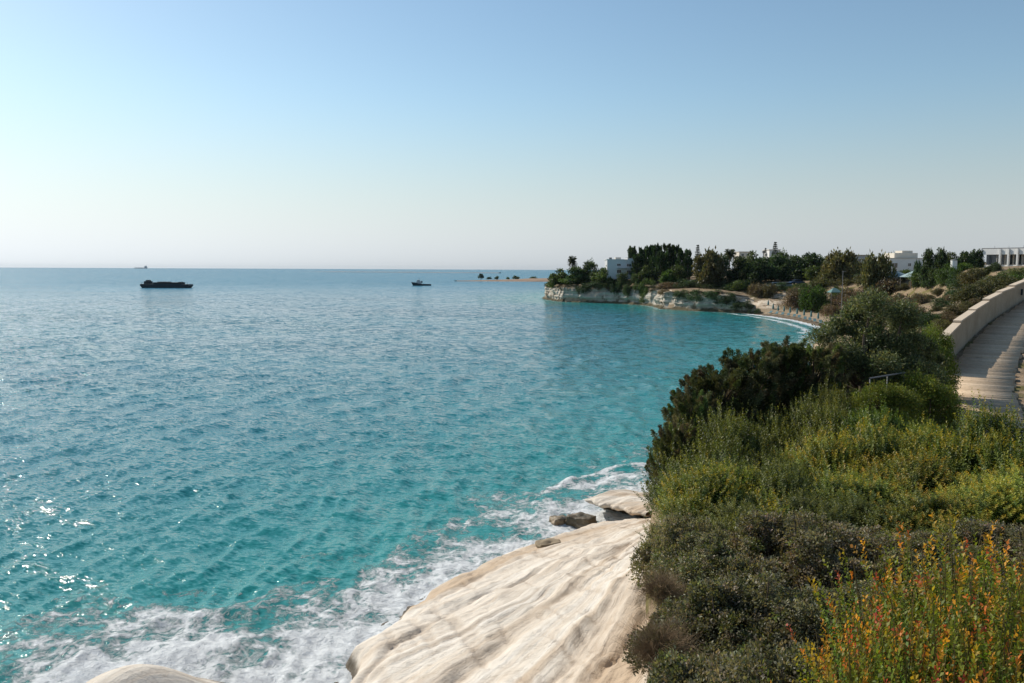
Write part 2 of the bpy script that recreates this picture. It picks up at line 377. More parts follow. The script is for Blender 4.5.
lump = np.exp(-(((Ps[:, 0] + 9.6) / 2.6) ** 2 + ((Ps[:, 1] - 19.2) / 2.2) ** 2) * 1.2)
zs = np.maximum(zs, np.where(ds > -0.5, 1.95 * lump + 0.15 * rid * lump, -9))
gl = np.where(Ps[:, 1] > 39.5, np.minimum(zs, 1.3 + 0.22 * np.maximum(ds, 0)), zs)
zs = np.where(Ps[:, 1] > 39.5, gl * sstep(39.0, 41.0, Ps[:, 1]) + zs * (1 - sstep(39.0, 41.0, Ps[:, 1])), zs)
t = NT("white_chalk")
geo = t.n("NewGeometry"); pz = t.n("SeparateXYZ", {0: geo.outputs["Position"]}).outputs[2]
P_ = t.pos(); rotv = t.pos((0.9, 0.14, 0.6), rot=(0, 0, math.radians(36)))
RU = t.attr("ru").outputs["Fac"]; RV = t.attr("rv").outputs["Fac"]
P2 = t.n("CombineXYZ", {0: t.math('MULTIPLY', RV, 1.5), 1: t.math('MULTIPLY', RU, 0.11), 2: t.math('MULTIPLY', pz, 0.3)}).outputs[0]
P3 = t.n("Mapping", {"Vector": t.n("Mapping", {"Vector": geo.outputs["Position"], "Rotation": (0, 0, math.radians(-70))}).outputs[0], "Scale": (2.4, 0.30, 1.0)}).outputs[0]
c = t.ramp(t.noise(1.0, 7, 0.62, P2, 0.6), [(0.28, (0.52, 0.41, 0.30)), (0.43, (0.66, 0.57, 0.465)), (0.57, (0.72, 0.65, 0.555)), (0.75, (0.76, 0.71, 0.635))])
c = t.mix(t.mapr(t.noise(0.22, 4, 0.6, P2), 0.52, 0.66), c, (0.50, 0.38, 0.265))
c = t.mix(t.math('MULTIPLY', t.mapr(t.noise(2.6, 7, 0.7, P_), 0.55, 0.72), 0.35), c, (0.42, 0.31, 0.21))
c = t.mix(t.math('MULTIPLY', t.attr("groove").outputs["Fac"], 0.36), c, (0.36, 0.25, 0.155))
crk = t.noise(1.0, 5, 0.6, P3, 0.4)
c = t.mix(t.mapr(t.math('ABSOLUTE', t.math('SUBTRACT', crk, 0.5)), 0.030, 0.0, 0, 0.10), c, (0.42, 0.31, 0.21))
c = t.mix(t.mapr(t.math('ADD', pz, t.math('MULTIPLY', t.noise(1.3, 5, 0.6, P_), 0.5)), 0.78, 0.45), c, (0.10, 0.075, 0.045))
pit = t.n("TexVoronoi", {"Vector": t.n("Mapping", {"Vector": P2, "Scale": (3.0, 9.0, 2.0)}).outputs[0], "Scale": 1.0, "Randomness": 1.0}).outputs["Distance"]
pm = t.math('MULTIPLY', t.mapr(pit, 0.20, 0.08), t.mapr(t.noise(0.7, 3, 0.6, P_), 0.5, 0.62))
c = t.mix(t.math('MULTIPLY', pm, 0.35), c, (0.30, 0.22, 0.145))
rg = t.mapr(pz, 0.2, 0.7, 0.35, 0.9)
bh = t.math('ADD', t.noise(2.2, 8, 0.65, P2), t.math('ADD', t.math('MULTIPLY', t.noise(9, 6, 0.65, P_), 0.35), t.math('MULTIPLY', t.mapr(t.math('ABSOLUTE', t.math('SUBTRACT', crk, 0.5)), 0.03, 0.0), -0.08)))
M_chalk = t.base(c, rg, t.bump(t.noise(28, 5, 0.7, P_), 0.012, 0.8, t.bump(bh, 0.11, 0.85)), 0.25)
me = raw_mesh("rock_shelf", np.stack([Ps[:, 0], Ps[:, 1], zs], 1), grid_faces(len(sy), len(sx)), 4, M_chalk, True, attrs={"groove": groove, "ru": uu, "rv": vv})
# drop faces deep under water
link(bpy.data.objects.new("rock_shelf", me), kind="structure")

# overhanging ledge with the dark notch
def lumpy(name, c, d, rz, mat, seed, amp=0.18, sc=0.9, sub=5, under=0.0, tilt=(0, 0), **kw):
    """a rock: a rounded box pushed about by noise, undercut below"""
    n = 2 ** sub; V = []; idx = {}; F = []
    lin = np.linspace(-1, 1, n + 1)
    def vid(p):
        k = tuple(np.round(p, 5))
        if k not in idx: idx[k] = len(V); V.append(p)
        return idx[k]
    for ax in range(3):
        for sgn in (-1, 1):
            for i in range(n):
                for j in range(n):
                    q = []
                    for (a, b) in ((i, j), (i + 1, j), (i + 1, j + 1), (i, j + 1)):
                        p = np.zeros(3); p[ax] = sgn; p[(ax + 1) % 3] = lin[a]; p[(ax + 2) % 3] = lin[b]; q.append(vid(p))
                    F.append(q if sgn > 0 else q[::-1])
    V = np.array(V); ln = np.linalg.norm(V, axis=1)[:, None]; mx = np.abs(V).max(1)[:, None]
    S = V / ln; V = V * 0.55 + S * 0.55
    V = V * np.array(d) / 2
    nd = fbm(V * sc + seed * 7.1, 5) * amp + fbm(V * np.array([sc * 0.6, sc * 0.6, sc * 4]) + seed * 3.3, 3) * amp * 0.5
    V = V + S * nd[:, None]
    if under: V[:, 1] += under * np.clip(-V[:, 2] / d[2] + 0.15, 0, 1) ** 0.7 * np.where(V[:, 1] < 0, 1, 0.0)
    V[:, 2] += V[:, 0] * tilt[0] + V[:, 1] * tilt[1]
    me = raw_mesh(name, V, np.array(F), 4, mat, True)
    o = bpy.data.objects.new(name, me); o.location = c; o.rotation_euler = (0, 0, rz)
    return link(o, **kw)
la = at_z(584, 498.5, 1.1)[:2]; lb = at_z(642, 514.5, 1.2)[:2]; nL = 90; tt = np.linspace(0, 1, nL)
ll = np.linalg.norm(lb - la); dirL = (lb - la) / ll; inw = np.array([-dirL[1], dirL[0]])
prof = [(0, 2.6, -0.6), (0, 2.2, 0.2), (0, 1.7, 0.55), (0, 0.9, 0.80), (0, 0.10, 0.88), (0, -0.06, 0.98), (0, 0.02, 1.08), (0, 0.25, 1.14), (0, 0.9, 1.17), (0, 1.7, 1.15), (0, 2.6, 1.05), (0, 3.4, 0.9), (0, 4.0, 0.3), (0, 4.3, -0.7)]
Vl = np.zeros((len(prof), nL, 3))
for i, (_, b_, z_) in enumerate(prof):
    end = np.clip(np.minimum(tt / 0.10, 1), 0, 1) ** 0.5; wob = fbm(np.stack([tt * 6, np.full(nL, z_ * 1.5), np.full(nL, b_ * 0.8)], 1), 4)
    bb = 1.6 + (b_ - 1.6) * (0.25 + 0.75 * end) + wob * 0.22; xy = la + np.outer(tt * (ll + 0.6) - 0.3, dirL) + np.outer(bb, inw)
    Vl[i, :, :2] = xy + dirL * (fbm(np.stack([tt * 5, np.full(nL, i * 0.4), np.full(nL, 4.0)], 1), 3) * 0.12)[:, None]
    Vl[i, :, 2] = z_ * (0.55 + 0.45 * end) + fbm(np.stack([tt * 7, np.full(nL, b_), np.full(nL, 9.0)], 1), 4) * 0.12 * (z_ > 0.5) + 0.25 * tt * (z_ > 0.5)
me = raw_mesh("rock_ledge", Vl.reshape(-1, 3), grid_faces(len(prof), nL), 4, M_chalk, True, attrs={"groove": np.zeros(len(prof) * nL), "ru": Vl[:, :, 0].ravel() * 2, "rv": Vl[:, :, 1].ravel()})
link(bpy.data.objects.new("rock_ledge", me), kind="structure")
M_wet = NT("wet_rock"); t = M_wet
M_wetrock = t.base(t.ramp(t.noise(1.6, 6, 0.65, t.pos()), [(0.3, (0.05, 0.045, 0.025)), (0.5, (0.14, 0.105, 0.06)), (0.68, (0.36, 0.27, 0.17))]), 0.45, t.bump(t.noise(6, 6, 0.7, t.pos()), 0.06, 0.8), 0.4)
p = at_z(581, 521, 0.35); lumpy("boulder", (p[0], p[1], 0.22), (1.25, 0.75, 0.75), -0.55, M_wetrock, 4, 0.16, 1.3, 4, label="tan topped wet boulder in the surf beside the dark notch", cat="rock")
p = at_z(559, 521, 0.2); lumpy("boulder", (p[0], p[1], 0.10), (0.8, 0.65, 0.6), 0.4, M_wetrock, 5, 0.14, 1.6, 4, label="small dark boulder half covered by foam, left of the tan topped one", cat="rock")
def shelf_at(x, y): return float(zs.reshape(SX.shape)[int(round((y - sy[0]) / 0.09)), int(round((x - sx[0]) / 0.075))])
p = at_z(548, 547, 1.15); lumpy("boulder", (p[0], p[1], shelf_at(p[0], p[1]) + 0.03), (0.95, 0.6, 0.26), 0.35, simple_mat("grey_tan_stone", (0.30, 0.235, 0.155), 0.9, 0.3, 4), 6, 0.08, 1.6, 4, label="flat grey tan stone lying on the white rock shelf", cat="rock")

# ------------------------------------------------------------------ cliffs of the headland
def cliff_mesh():
    base = np.array(cliff_pts + [(_tip[0] + 2, _tip[1] + 40), (_tip[0] + 25, _tip[1] + 120)])
    ext = np.vstack([np.array(beach_pts[-2]) * 0.35 + base[0] * 0.65, base])
    C = smooth_curve(np.c_[ext, np.zeros(len(ext))], 620)[:, :2]
    C = C + np.stack([fbm(np.c_[C * 0.12, np.full(len(C), 3.3)], 4), fbm(np.c_[C * 0.12, np.full(len(C), 9.1)], 4)], 1) * 1.3
    T = np.gradient(C, axis=0); T /= np.linalg.norm(T, axis=1)[:, None]; N = np.stack([T[:, 1], -T[:, 0]], 1)      # inland normal
    inl = C + N * 8; top = plateau(inl)
    top = top * (0.12 + 0.88 * sstep(0, 34, np.arange(len(C)).astype(float)))
    rows = np.linspace(0, 1, 34); V = np.zeros((34, len(C), 3)); L = np.r_[0, np.cumsum(np.linalg.norm(np.diff(C, axis=0), axis=1))]
    for i, tt in enumerate(rows):
        tf = min(tt / 0.86, 1.0); z = -1.0 + (top + 0.75) * tf
        set_ = 0.2 + 2.4 * tf ** 1.3 - 0.9 * np.exp(-((z - 1.0) / 0.7) ** 2) * -1.0
        set_ = set_ + (tt - 0.86) / 0.14 * 5.0 if tt > 0.86 else set_
        q = np.stack([L * 0.16, z * 0.30, np.full(len(C), 2.0)], 1)
        dsp = fbm(q, 5) * 1.5 + fbm(np.stack([L * 0.05, z * 1.3, np.full(len(C), 5.0)], 1), 4) * 0.8 + np.abs(fbm(np.stack([L * 0.45, z * 0.12, np.full(len(C), 7.0)], 1), 3)) * 0.9
        k = 1.0 if tt <= 0.86 else 1 - (tt - 0.86) / 0.14
        q2 = C + N * (set_ + dsp * (0.35 + 0.65 * tf) * k)[:, None]
        V[i, :, 0] = q2[:, 0]; V[i, :, 1] = q2[:, 1]
        V[i, :, 2] = z + (fbm(np.stack([L * 0.2, np.full(len(C), tt), np.full(len(C), 1.0)], 1), 3) * 0.5) * tf - (0.9 if tt > 0.86 else 0) * (tt - 0.86) / 0.14
    return V
Vc = cliff_mesh()
t = NT("cliff_chalk"); geo = t.n("NewGeometry"); pz = t.n("SeparateXYZ", {0: geo.outputs["Position"]}).outputs[2]
P_ = t.pos(); Pst = t.pos((0.12, 0.12, 1.6))
c = t.ramp(t.noise(1.0, 6, 0.62, Pst, 0.4), [(0.28, (0.26, 0.20, 0.14)), (0.44, (0.46, 0.40, 0.32)), (0.60, (0.56, 0.51, 0.43)), (0.75, (0.38, 0.32, 0.24))])
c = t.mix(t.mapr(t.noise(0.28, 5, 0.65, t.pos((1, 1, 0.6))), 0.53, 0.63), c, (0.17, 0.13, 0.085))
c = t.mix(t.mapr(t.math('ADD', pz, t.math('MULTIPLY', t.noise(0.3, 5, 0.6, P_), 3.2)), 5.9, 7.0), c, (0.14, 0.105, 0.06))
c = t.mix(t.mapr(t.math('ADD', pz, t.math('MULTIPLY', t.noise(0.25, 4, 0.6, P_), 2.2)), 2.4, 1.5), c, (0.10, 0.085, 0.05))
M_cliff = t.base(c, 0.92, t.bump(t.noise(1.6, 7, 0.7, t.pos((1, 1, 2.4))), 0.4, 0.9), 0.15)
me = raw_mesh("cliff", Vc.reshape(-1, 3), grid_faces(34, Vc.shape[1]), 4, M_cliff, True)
link(bpy.data.objects.new("cliff", me), kind="structure")

# ------------------------------------------------------------------ far low promontory and breakwater line
def low_land(name, pts, zmax, mat, seed, nx=160, ny=24):
    """long low spit along a line of (x, y, half width)"""
    pts = np.array(pts, float); C = smooth_curve(pts, nx); T = np.gradient(C[:, :2], axis=0); T /= np.linalg.norm(T, axis=1)[:, None]; N = np.stack([-T[:, 1], T[:, 0]], 1)
    v = np.linspace(-1, 1, ny); V = np.zeros((nx, ny, 3))
    for j, q in enumerate(v):
        edge = 1 + 0.25 * fbm(np.c_[C[:, :2] * 0.02, np.full(nx, seed + (q > 0))], 4)
        xy = C[:, :2] + N * (C[:, 2] * q * edge)[:, None]; V[:, j, :2] = xy
        prof = 1 - abs(q) ** 4
        taper = sstep(0, 0.25, np.linspace(0, 1, nx)) * 0.85 + 0.15
        V[:, j, 2] = -0.6 + (zmax * taper * (0.75 + 0.4 * fbm(np.c_[xy * 0.015, np.full(nx, seed)], 4)) + 0.6) * prof
    me = raw_mesh(name, V.reshape(-1, 3), grid_faces(nx, ny)[:, ::-1], 4, mat, True)
    return link(bpy.data.objects.new(name, me), kind="structure")
t = NT("far_shore_soil"); P_ = t.pos()
M_far = t.base(t.ramp(t.noise(0.03, 5, 0.6, P_), [(0.3, (0.20, 0.13, 0.09)), (0.5, (0.34, 0.24, 0.17)), (0.7, (0.27, 0.20, 0.13))]), 0.95, spec=0.1)
tip = at_z(455, 281.3, 0); 
low_land("far_spit", [(tip[0], tip[1] + 10, 6), (tip[0] + 40, tip[1] + 25, 28), (tip[0] + 110, tip[1] + 40, 45), (tip[0] + 260, tip[1] + 60, 60), (tip[0] + 600, tip[1] + 140, 90)], 4.6, M_far, 3)
t = NT("breakwater_stone")
M_bw = t.base(t.ramp(t.noise(0.2, 5, 0.6, t.pos()), [(0.3, (0.20, 0.20, 0.21)), (0.7, (0.32, 0.31, 0.30))]), 0.9)
p0 = at_y(300, 272, 2600); p1 = at_y(500, 273, 2300)
low_land("far_breakwater", [(p0[0], p0[1], 9), (p0[0] * .5 + p1[0] * .5, p0[1] * .5 + p1[1] * .5 + 20, 9), (p1[0], p1[1], 9)], 2.4, M_bw, 8, 120, 14)

# ------------------------------------------------------------------ path: dressed slabs laid across the track
t = NT("path_planks"); P_ = t.pos(); rnd = t.attr("tone").outputs["Fac"]
c = t.mix(rnd, (0.46, 0.34, 0.225), (0.62, 0.47, 0.32)); c = t.mix(t.mapr(t.noise(0.9, 6, 0.65, P_), 0.48, 0.75), c, (0.40, 0.295, 0.20)); c = t.mix(t.mapr(t.noise(7, 5, 0.7, P_), 0.45, 0.75, 0, 0.5), c, (0.22, 0.17, 0.12))
M_path = t.base(c, 0.9, t.bump(t.noise(14, 5, 0.7, P_), 0.02, 0.8), 0.15)
S = path_s; T = np.gradient(S, axis=0); T /= np.linalg.norm(T, axis=1)[:, None]
L = np.r_[0, np.cumsum(np.linalg.norm(np.diff(S, axis=0), axis=1))]
rng = np.random.default_rng(5); V = []; F = []; tone = []; s = 0.0
def on_path(s):
    return np.array([np.interp(s, L, S[:, k]) for k in range(3)]), np.array([np.interp(s, L, T[:, k]) for k in range(3)])
while s < L[-1] - 1:
    ln = rng.uniform(0.26, 0.42); c, tg = on_path(s + ln / 2); tg /= np.linalg.norm(tg); nr = np.cross(tg, [0, 0, 1.0]); nr /= np.linalg.norm(nr); up = np.cross(nr, tg)
    wl = 1.35 + rng.normal() * 0.07; wr = 0.98 + rng.normal() * 0.07; h = 0.03 + abs(rng.normal()) * 0.006; tw = rng.normal() * 0.012
    b = len(V)
    for (lx, wyy) in ((-1, -wl), (1, -wl), (1, wr), (-1, wr)):
        V.append(c + tg * lx * (ln / 2 + 0.03) + nr * wyy + up * (-0.08))
    for (lx, wyy) in ((-1, -wl), (1, -wl), (1, wr), (-1, wr)):
        V.append(c + tg * lx * (ln / 2 - 0.030) + nr * wyy * 0.995 + up * (h + tw * lx))
    F += [(b + 4, b + 7, b + 6, b + 5), (b, b + 4, b + 5, b + 1), (b + 1, b + 5, b + 6, b + 2), (b + 2, b + 6, b + 7, b + 3), (b + 3, b + 7, b + 4, b)]
    tone += [rng.uniform()] * 8; s += ln
me = raw_mesh("path", np.array(V), np.array(F)[:, ::-1], 4, M_path, False, attrs={"tone": tone})
link(bpy.data.objects.new("path", me), kind="structure")

# ------------------------------------------------------------------ sea
s_r = np.concatenate([14 * np.exp(np.arange(0, math.log(260 / 14), 0.0052)), 260 * np.exp(np.arange(0, math.log(14500 / 260), 0.02))])
s_a = np.radians(np.arange(-64, 37, 0.13))
XS, YS = fan((0, 0), s_r, s_a); PS = np.stack([XS.ravel(), YS.ravel()], 1)
near_m = np.hypot(PS[:, 0], PS[:, 1]) < 700
dsea = np.full(len(PS), -900.0); dn, wn = coast(PS[near_m]); dsea[near_m] = dn
off = np.maximum(-dsea, 0)
H = np.zeros(len(PS)); DX = np.zeros(len(PS)); DY = np.zeros(len(PS)); rng = np.random.default_rng(11)
Rr = np.hypot(PS[:, 0], PS[:, 1]); cell = np.maximum(Rr * 0.0052, 0.07)
for k in range(64):
    lam = 0.5 * (5.5 / 0.5) ** (k / 63.0) * rng.uniform(0.9, 1.1); th = math.radians(rng.normal(62, 44))     # running towards the shore
    kx, ky = math.sin(th) * 2 * math.pi / lam, math.cos(th) * -0.55 * 2 * math.pi / lam
    a_ = 0.0090 * lam ** 0.34; ph = rng.uniform(0, 6.28)
    f_ = sstep(2.2, 5.0, lam / cell); arg = PS[:, 0] * kx + PS[:, 1] * ky + ph
    if k % 2: arg = arg + 1.2 * n2(PS[:, 0], PS[:, 1], 0.05, 1, k)
    H += a_ * f_ * np.cos(arg); kl = math.hypot(kx, ky); DX -= 0.8 * a_ * f_ * np.sin(arg) * kx / kl; DY -= 0.8 * a_ * f_ * np.sin(arg) * ky / kl
calm = 0.55 + 0.45 * sstep(0, 6, off); gust = 0.85 + 0.35 * n2(PS[:, 0], PS[:, 1], 0.02, 3, 17)
H *= calm * gust; DX *= calm; DY *= calm
# breaking swell round the shelf: foam strength per vertex
wnear = np.zeros(len(PS)); wnear[near_m] = wn[:, 0] + 0.55 * wn[:, 1]
wbay = np.zeros(len(PS)); wbay[near_m] = wn[:, 2] + 0.45 * wn[:, 3]
reach = 5.6 + 3.0 * n2(PS[:, 0], PS[:, 1], 0.13, 3, 61) + 2.4 * np.exp(-((PS[:, 0] + 7.5) / 6.5) ** 2 - ((PS[:, 1] - 23) / 5.0) ** 2)
foam = wnear * np.exp(-(off / np.maximum(reach, 0.8)) ** 1.5) * 1.0
for (pa, wid, st) in (([zp(545, 495), zp(580, 482), zp(615, 471), zp(660, 468)], 0.55, 0.95), ([zp(610, 470), zp(650, 472)], 1.3, 0.55), ([zp(150, 627), zp(190, 620), zp(240, 612)], 0.30, 0.6),
                      ([zp(5, 640), zp(60, 652), zp(110, 640)], 1.0, 0.5), ([zp(150, 660), zp(210, 648), zp(262, 655)], 1.0, 0.7), ([zp(400, 545), zp(470, 522), zp(545, 503)], 0.7, 0.5), ([zp(290, 600), zp(350, 590), zp(400, 560)], 0.9, 0.5),
                      ([zp(240, 612), zp(300, 600), zp(350, 598)], 0.6, 0.6), ([zp(545, 522), zp(580, 510), zp(615, 500), zp(650, 490)], 1.7, 0.95), ([zp(580, 490), zp(620, 480), zp(660, 477)], 1.2, 0.85)):
    dd = seg_dist(PS, pa); foam = np.maximum(foam, st * np.exp(-(dd / wid) ** 1.5)); H += 0.16 * st * np.exp(-(dd / (wid * 1.2)) ** 2)
foam = np.maximum(foam, wbay * np.exp(-(off / 2.2) ** 2) * 1.0)
foam = np.maximum(foam, sstep(0.0, 0.6, wbay) * 0.75 * np.exp(-((off - 4.5) / 1.3) ** 2) * (wbay > 0.6))
H += 0.10 * foam * (0.5 + n2(PS[:, 0], PS[:, 1], 1.4, 3, 71)) * (Rr < 80)
shallow = np.exp(-off / 26.0)
t = NT("sea_water"); P_ = t.pos(); geo = t.n("NewGeometry")
fo = t.attr("foam").outputs["Fac"]; sh = t.attr("shallow").outputs["Fac"]
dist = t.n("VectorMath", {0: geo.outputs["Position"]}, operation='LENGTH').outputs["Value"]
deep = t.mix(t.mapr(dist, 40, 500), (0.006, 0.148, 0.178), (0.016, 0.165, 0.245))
deep = t.mix(t.mapr(t.noise(0.012, 4, 0.6, t.pos((1, 2.5, 1))), 0.35, 0.7, 0, 0.55), deep, (0.008, 0.105, 0.150))
wc = t.mix(t.mapr(sh, 0.05, 0.9), deep, (0.016, 0.215, 0.205))
fn = t.noise(0.55, 7, 0.68, P_, 0.8); fn2 = t.noise(3.2, 7, 0.72, P_, 1.2)
vor = t.n("TexVoronoi", {"Vector": t.n("VectorMath", {0: P_, 1: t.n("VectorMath", {0: t.n("TexNoise", {"Vector": P_, "Scale": 1.1, "Detail": 4}).outputs["Color"], 1: (0.9, 0.9, 0)}, operation='MULTIPLY').outputs[0]}, operation='ADD').outputs[0], "Scale": 1.5}, feature='DISTANCE_TO_EDGE').outputs["Distance"]
lace = t.mapr(vor, 0.16, 0.0)
v = t.math('ADD', fo, t.math('MULTIPLY', t.math('SUBTRACT', fn, 0.5), 2.2))
v = t.math('ADD', v, t.math('MULTIPLY', t.math('SUBTRACT', fn2, 0.5), 1.25))
v = t.math('ADD', v, t.math('MULTIPLY', t.math('SUBTRACT', lace, 0.4), 0.15))
fm = t.math('MULTIPLY', t.mapr(v, 0.40, 0.82), t.mapr(fo, 0.04, 0.22))
wc = t.mix(t.math('MULTIPLY', t.mapr(fo, 0.1, 0.9), 0.35), wc, (0.10, 0.33, 0.32))
c = t.mix(fm, wc, (0.70, 0.72, 0.72))
# small waves, stretched along the crests
Wv = t.pos((1.0, 1.0, 1.0), rot=(0, 0, math.radians(25)))
Wm = t.n("Mapping", {"Vector": Wv, "Scale": (0.55, 1.0, 1.0)}).outputs[0]
h1 = t.noise(0.35, 3, 0.55, Wm, 0.5); hm = t.noise(0.8, 3, 0.6, Wm, 0.5); h2 = t.noise(1.9, 4, 0.6, Wm, 0.4); h3 = t.noise(6, 3, 0.6, Wm, 0.3); h0 = t.noise(0.12, 3, 0.5, Wm, 0.3)
gst = t.mapr(t.noise(0.02, 4, 0.6, t.pos((1, 1.6, 1))), 0.3, 0.7, 0.65, 1.25)
# wave slopes taken straight from noise, so that far water keeps its chop however small it gets in the picture
def slope(sc, det, amp):
    cn = t.n("TexNoise", {"Vector": Wm, "Scale": sc, "Detail": det, "Roughness": 0.6, "Distortion": 0.4}).outputs["Color"]
    d_ = t.n("VectorMath", {0: cn, 1: (0.5, 0.5, 0.5)}, operation='SUBTRACT').outputs[0]
    k_ = t.n("CombineXYZ", {0: amp, 1: amp, 2: 0.0}).outputs[0]
    return t.n("VectorMath", {0: d_, 1: k_}, operation='MULTIPLY').outputs[0]
acc = t.n("VectorMath", {0: geo.outputs["Normal"], 1: slope(0.55, 2, t.math('MULTIPLY', gst, t.mapr(dist, 30, 220, 0.25, 0.95)))}, operation='ADD').outputs[0]
acc = t.n("VectorMath", {0: acc, 1: slope(1.7, 3, t.math('MULTIPLY', gst, t.mapr(dist, 25, 160, 0.60, 1.45)))}, operation='ADD').outputs[0]
acc = t.n("VectorMath", {0: acc, 1: slope(5.5, 2, t.math('MULTIPLY', gst, 1.05))}, operation='ADD').outputs[0]
acc = t.n("VectorMath", {0: acc, 1: slope(0.14, 2, t.mapr(dist, 250, 900, 0.0, 0.55))}, operation='ADD').outputs[0]
nb = t.n("VectorMath", {0: acc}, operation='NORMALIZE').outputs[0]
nb = t.bump(h2, t.math('MULTIPLY', gst, 0.07), 1.0, nb); nb = t.bump(h3, 0.03, 1.0, nb)
nb = t.bump(t.math('MULTIPLY', fm, fn2), 0.12, 1.0, nb)
M_sea = t.base(c, t.math('ADD', t.mapr(dist, 130, 700, 0.07, 0.25), t.math('MULTIPLY', fm, 0.6)), nb)
t.set(t.b, "IOR", 1.333); t.set(t.b, "Specular IOR Level", t.mapr(dist, 22, 260, 0.42, 0.225))
Vs = np.stack([PS[:, 0] + DX, PS[:, 1] + DY, H], 1)
me = raw_mesh("sea", Vs, grid_faces(len(s_r), len(s_a))[:, ::-1], 4, M_sea, True, attrs={"foam": foam, "shallow": shallow})
link(bpy.data.objects.new("sea", me), kind="structure")

# ------------------------------------------------------------------ foliage builders
def unit(a): return a / (np.linalg.norm(a, axis=-1, keepdims=True) + 1e-9)
def leaves_me(name, pos, axis, nrm, L, Wd, cols, mat, curl=0.12):
    n = len(pos); L = np.broadcast_to(L, (n,))[:, None]; Wd = np.broadcast_to(Wd, (n,))[:, None]
    side = unit(np.cross(axis, nrm)); nn = np.cross(side, axis)
    V = np.stack([pos, pos + axis * L * 0.45 + side * Wd * 0.5 + nn * Wd * curl, pos + axis * L, pos + axis * L * 0.45 - side * Wd * 0.5 + nn * Wd * curl], 1)
    return raw_mesh(name, V.reshape(-1, 3), np.arange(4 * n), 4, mat, False, cols=np.repeat(cols, 4, axis=0))
def jitter_cols(rng, base, n, v=0.25, h=0.10):
    c = np.asarray(base, float)[None] * (1 + rng.normal(size=(n, 1)) * v) * (1 + rng.normal(size=(n, 3)) * h); return np.clip(c, 0.004, 0.9)
def pick_cols(rng, pal, n, v=0.25, h=0.06, w=None):
    pal = np.asarray(pal, float); return np.clip(pal[rng.choice(len(pal), n, p=w)] * (1 + rng.normal(size=(n, 1)) * v) * (1 + rng.normal(size=(n, 3)) * h), 0.004, 0.9)
def sph(rng, n, up=0.0):
    d = rng.normal(size=(n, 3)); d[:, 2] += up; return unit(d)
def lobes_in(rng, n, rad, rmin, rmax, zmin=0.15, flat=1.0):
    """lobe centres and radii filling a dome of radii rad=(rx,ry,h)"""
    C = []; R = []
    while len(C) < n:
        p = rng.uniform(-1, 1, 3); p[2] = abs(p[2])
        if (p ** 2).sum() < 1 and p[2] >= zmin:
            r = rng.uniform(rmin, rmax); q = p * (1 - 0.55 * r / max(rad)); C.append(q * np.array(rad)); R.append(r)
    return np.array(C), np.array(R)
def blob_crown(rng, C, R, n, L, Wd, pal, mat, name, up=0.25, shell=0.35, flat=0.8, v=0.25, droop=0.0, clump=9, clr=0.16):
    """leaves gathered in clumps on the skin of every lobe"""
    nc = max(1, n // clump); k = rng.choice(len(C), nc, p=R ** 2 / (R ** 2).sum())
    d = sph(rng, nc, up); rr = R[k] * (1 - np.abs(rng.normal(size=nc)) * shell)
    cp = C[k] + d * rr[:, None] * np.array([1, 1, flat]); cc = pick_cols(rng, pal, nc, v, 0.05)
    m = nc * clump; ci = np.repeat(np.arange(nc), clump)
    pos = cp[ci] + rng.normal(size=(m, 3)) * clr * R[k][ci][:, None]
    ax = unit(d[ci] * 0.8 + rng.normal(size=(m, 3)) * 0.7 + np.array([0, 0, 0.25 - droop])); nr = unit(d[ci] + rng.normal(size=(m, 3)) * 0.6 + np.array([0, 0, 0.4]))
    cols = cc[ci] * (1 + rng.normal(size=(m, 1)) * 0.15)
    return leaves_me(name, pos, ax, nr, L * rng.uniform(0.6, 1.3, m), Wd * rng.uniform(0.7, 1.25, m), np.clip(cols, 0.004, 1), mat)
def shoot_leaves(rng, st, dr, ln, nl, L, Wd, colf, spread=0.9, bend=0.12, taper=0.45):
    """leaves spiralling along upright shoots; colf(t, shoot index) -> colours"""
    ns = len(st); t = np.tile((np.arange(nl) + 0.5) / nl, ns); si = np.repeat(np.arange(ns), nl); m = ns * nl
    phi = np.tile(np.arange(nl) * 2.4, ns) + np.repeat(rng.uniform(0, 6.28, ns), nl)
    a = unit(np.cross(dr, np.array([0.3, 0.2, 1.0]))); b = np.cross(dr, a)
    bd = np.stack([rng.normal(size=ns), rng.normal(size=ns), np.zeros(ns)], 1) * bend
    ax0 = dr[si] + bd[si] * t[:, None]; pos = st[si] + (dr[si] * t[:, None] + bd[si] * (t ** 2)[:, None]) * ln[si][:, None]
    rad = a[si] * np.cos(phi)[:, None] + b[si] * np.sin(phi)[:, None]
    ax = unit(unit(ax0) * (1 - spread * (1 - 0.5 * t))[:, None] + rad * spread * 0.8 + rng.normal(size=(m, 3)) * 0.15)
    nr = unit(unit(ax0) + rad * -0.2 + rng.normal(size=(m, 3)) * 0.35)
    sc = (1.0 - taper * t ** 3) * rng.uniform(0.7, 1.2, m)
    return pos, ax, nr, L * sc, Wd * sc, colf(t, si)
def stems_me(rng, name, mat, ends, base_r, r0, r1=0.004, n=4, kink=0.25):
    V = []; F = []
    for e in ends:
        b = np.array([rng.normal() * base_r, rng.normal() * base_r, -0.15]); m = (b + e) / 2 + rng.normal(size=3) * np.linalg.norm(e - b) * kink * 0.4; m[2] = abs(m[2])
        v, f = tube_geo([b, b * 0.5 + m * 0.5 + np.array([0, 0, 0.05]), m, e * 0.6 + m * 0.4, e], [r0, r0 * .85, r0 * .65, r0 * .4, r1], n)
        k = len(V); V += v; F += [tuple(i + k for i in q) for q in f]
    return raw_mesh(name, np.array(V), np.array(F), 4, mat, True)

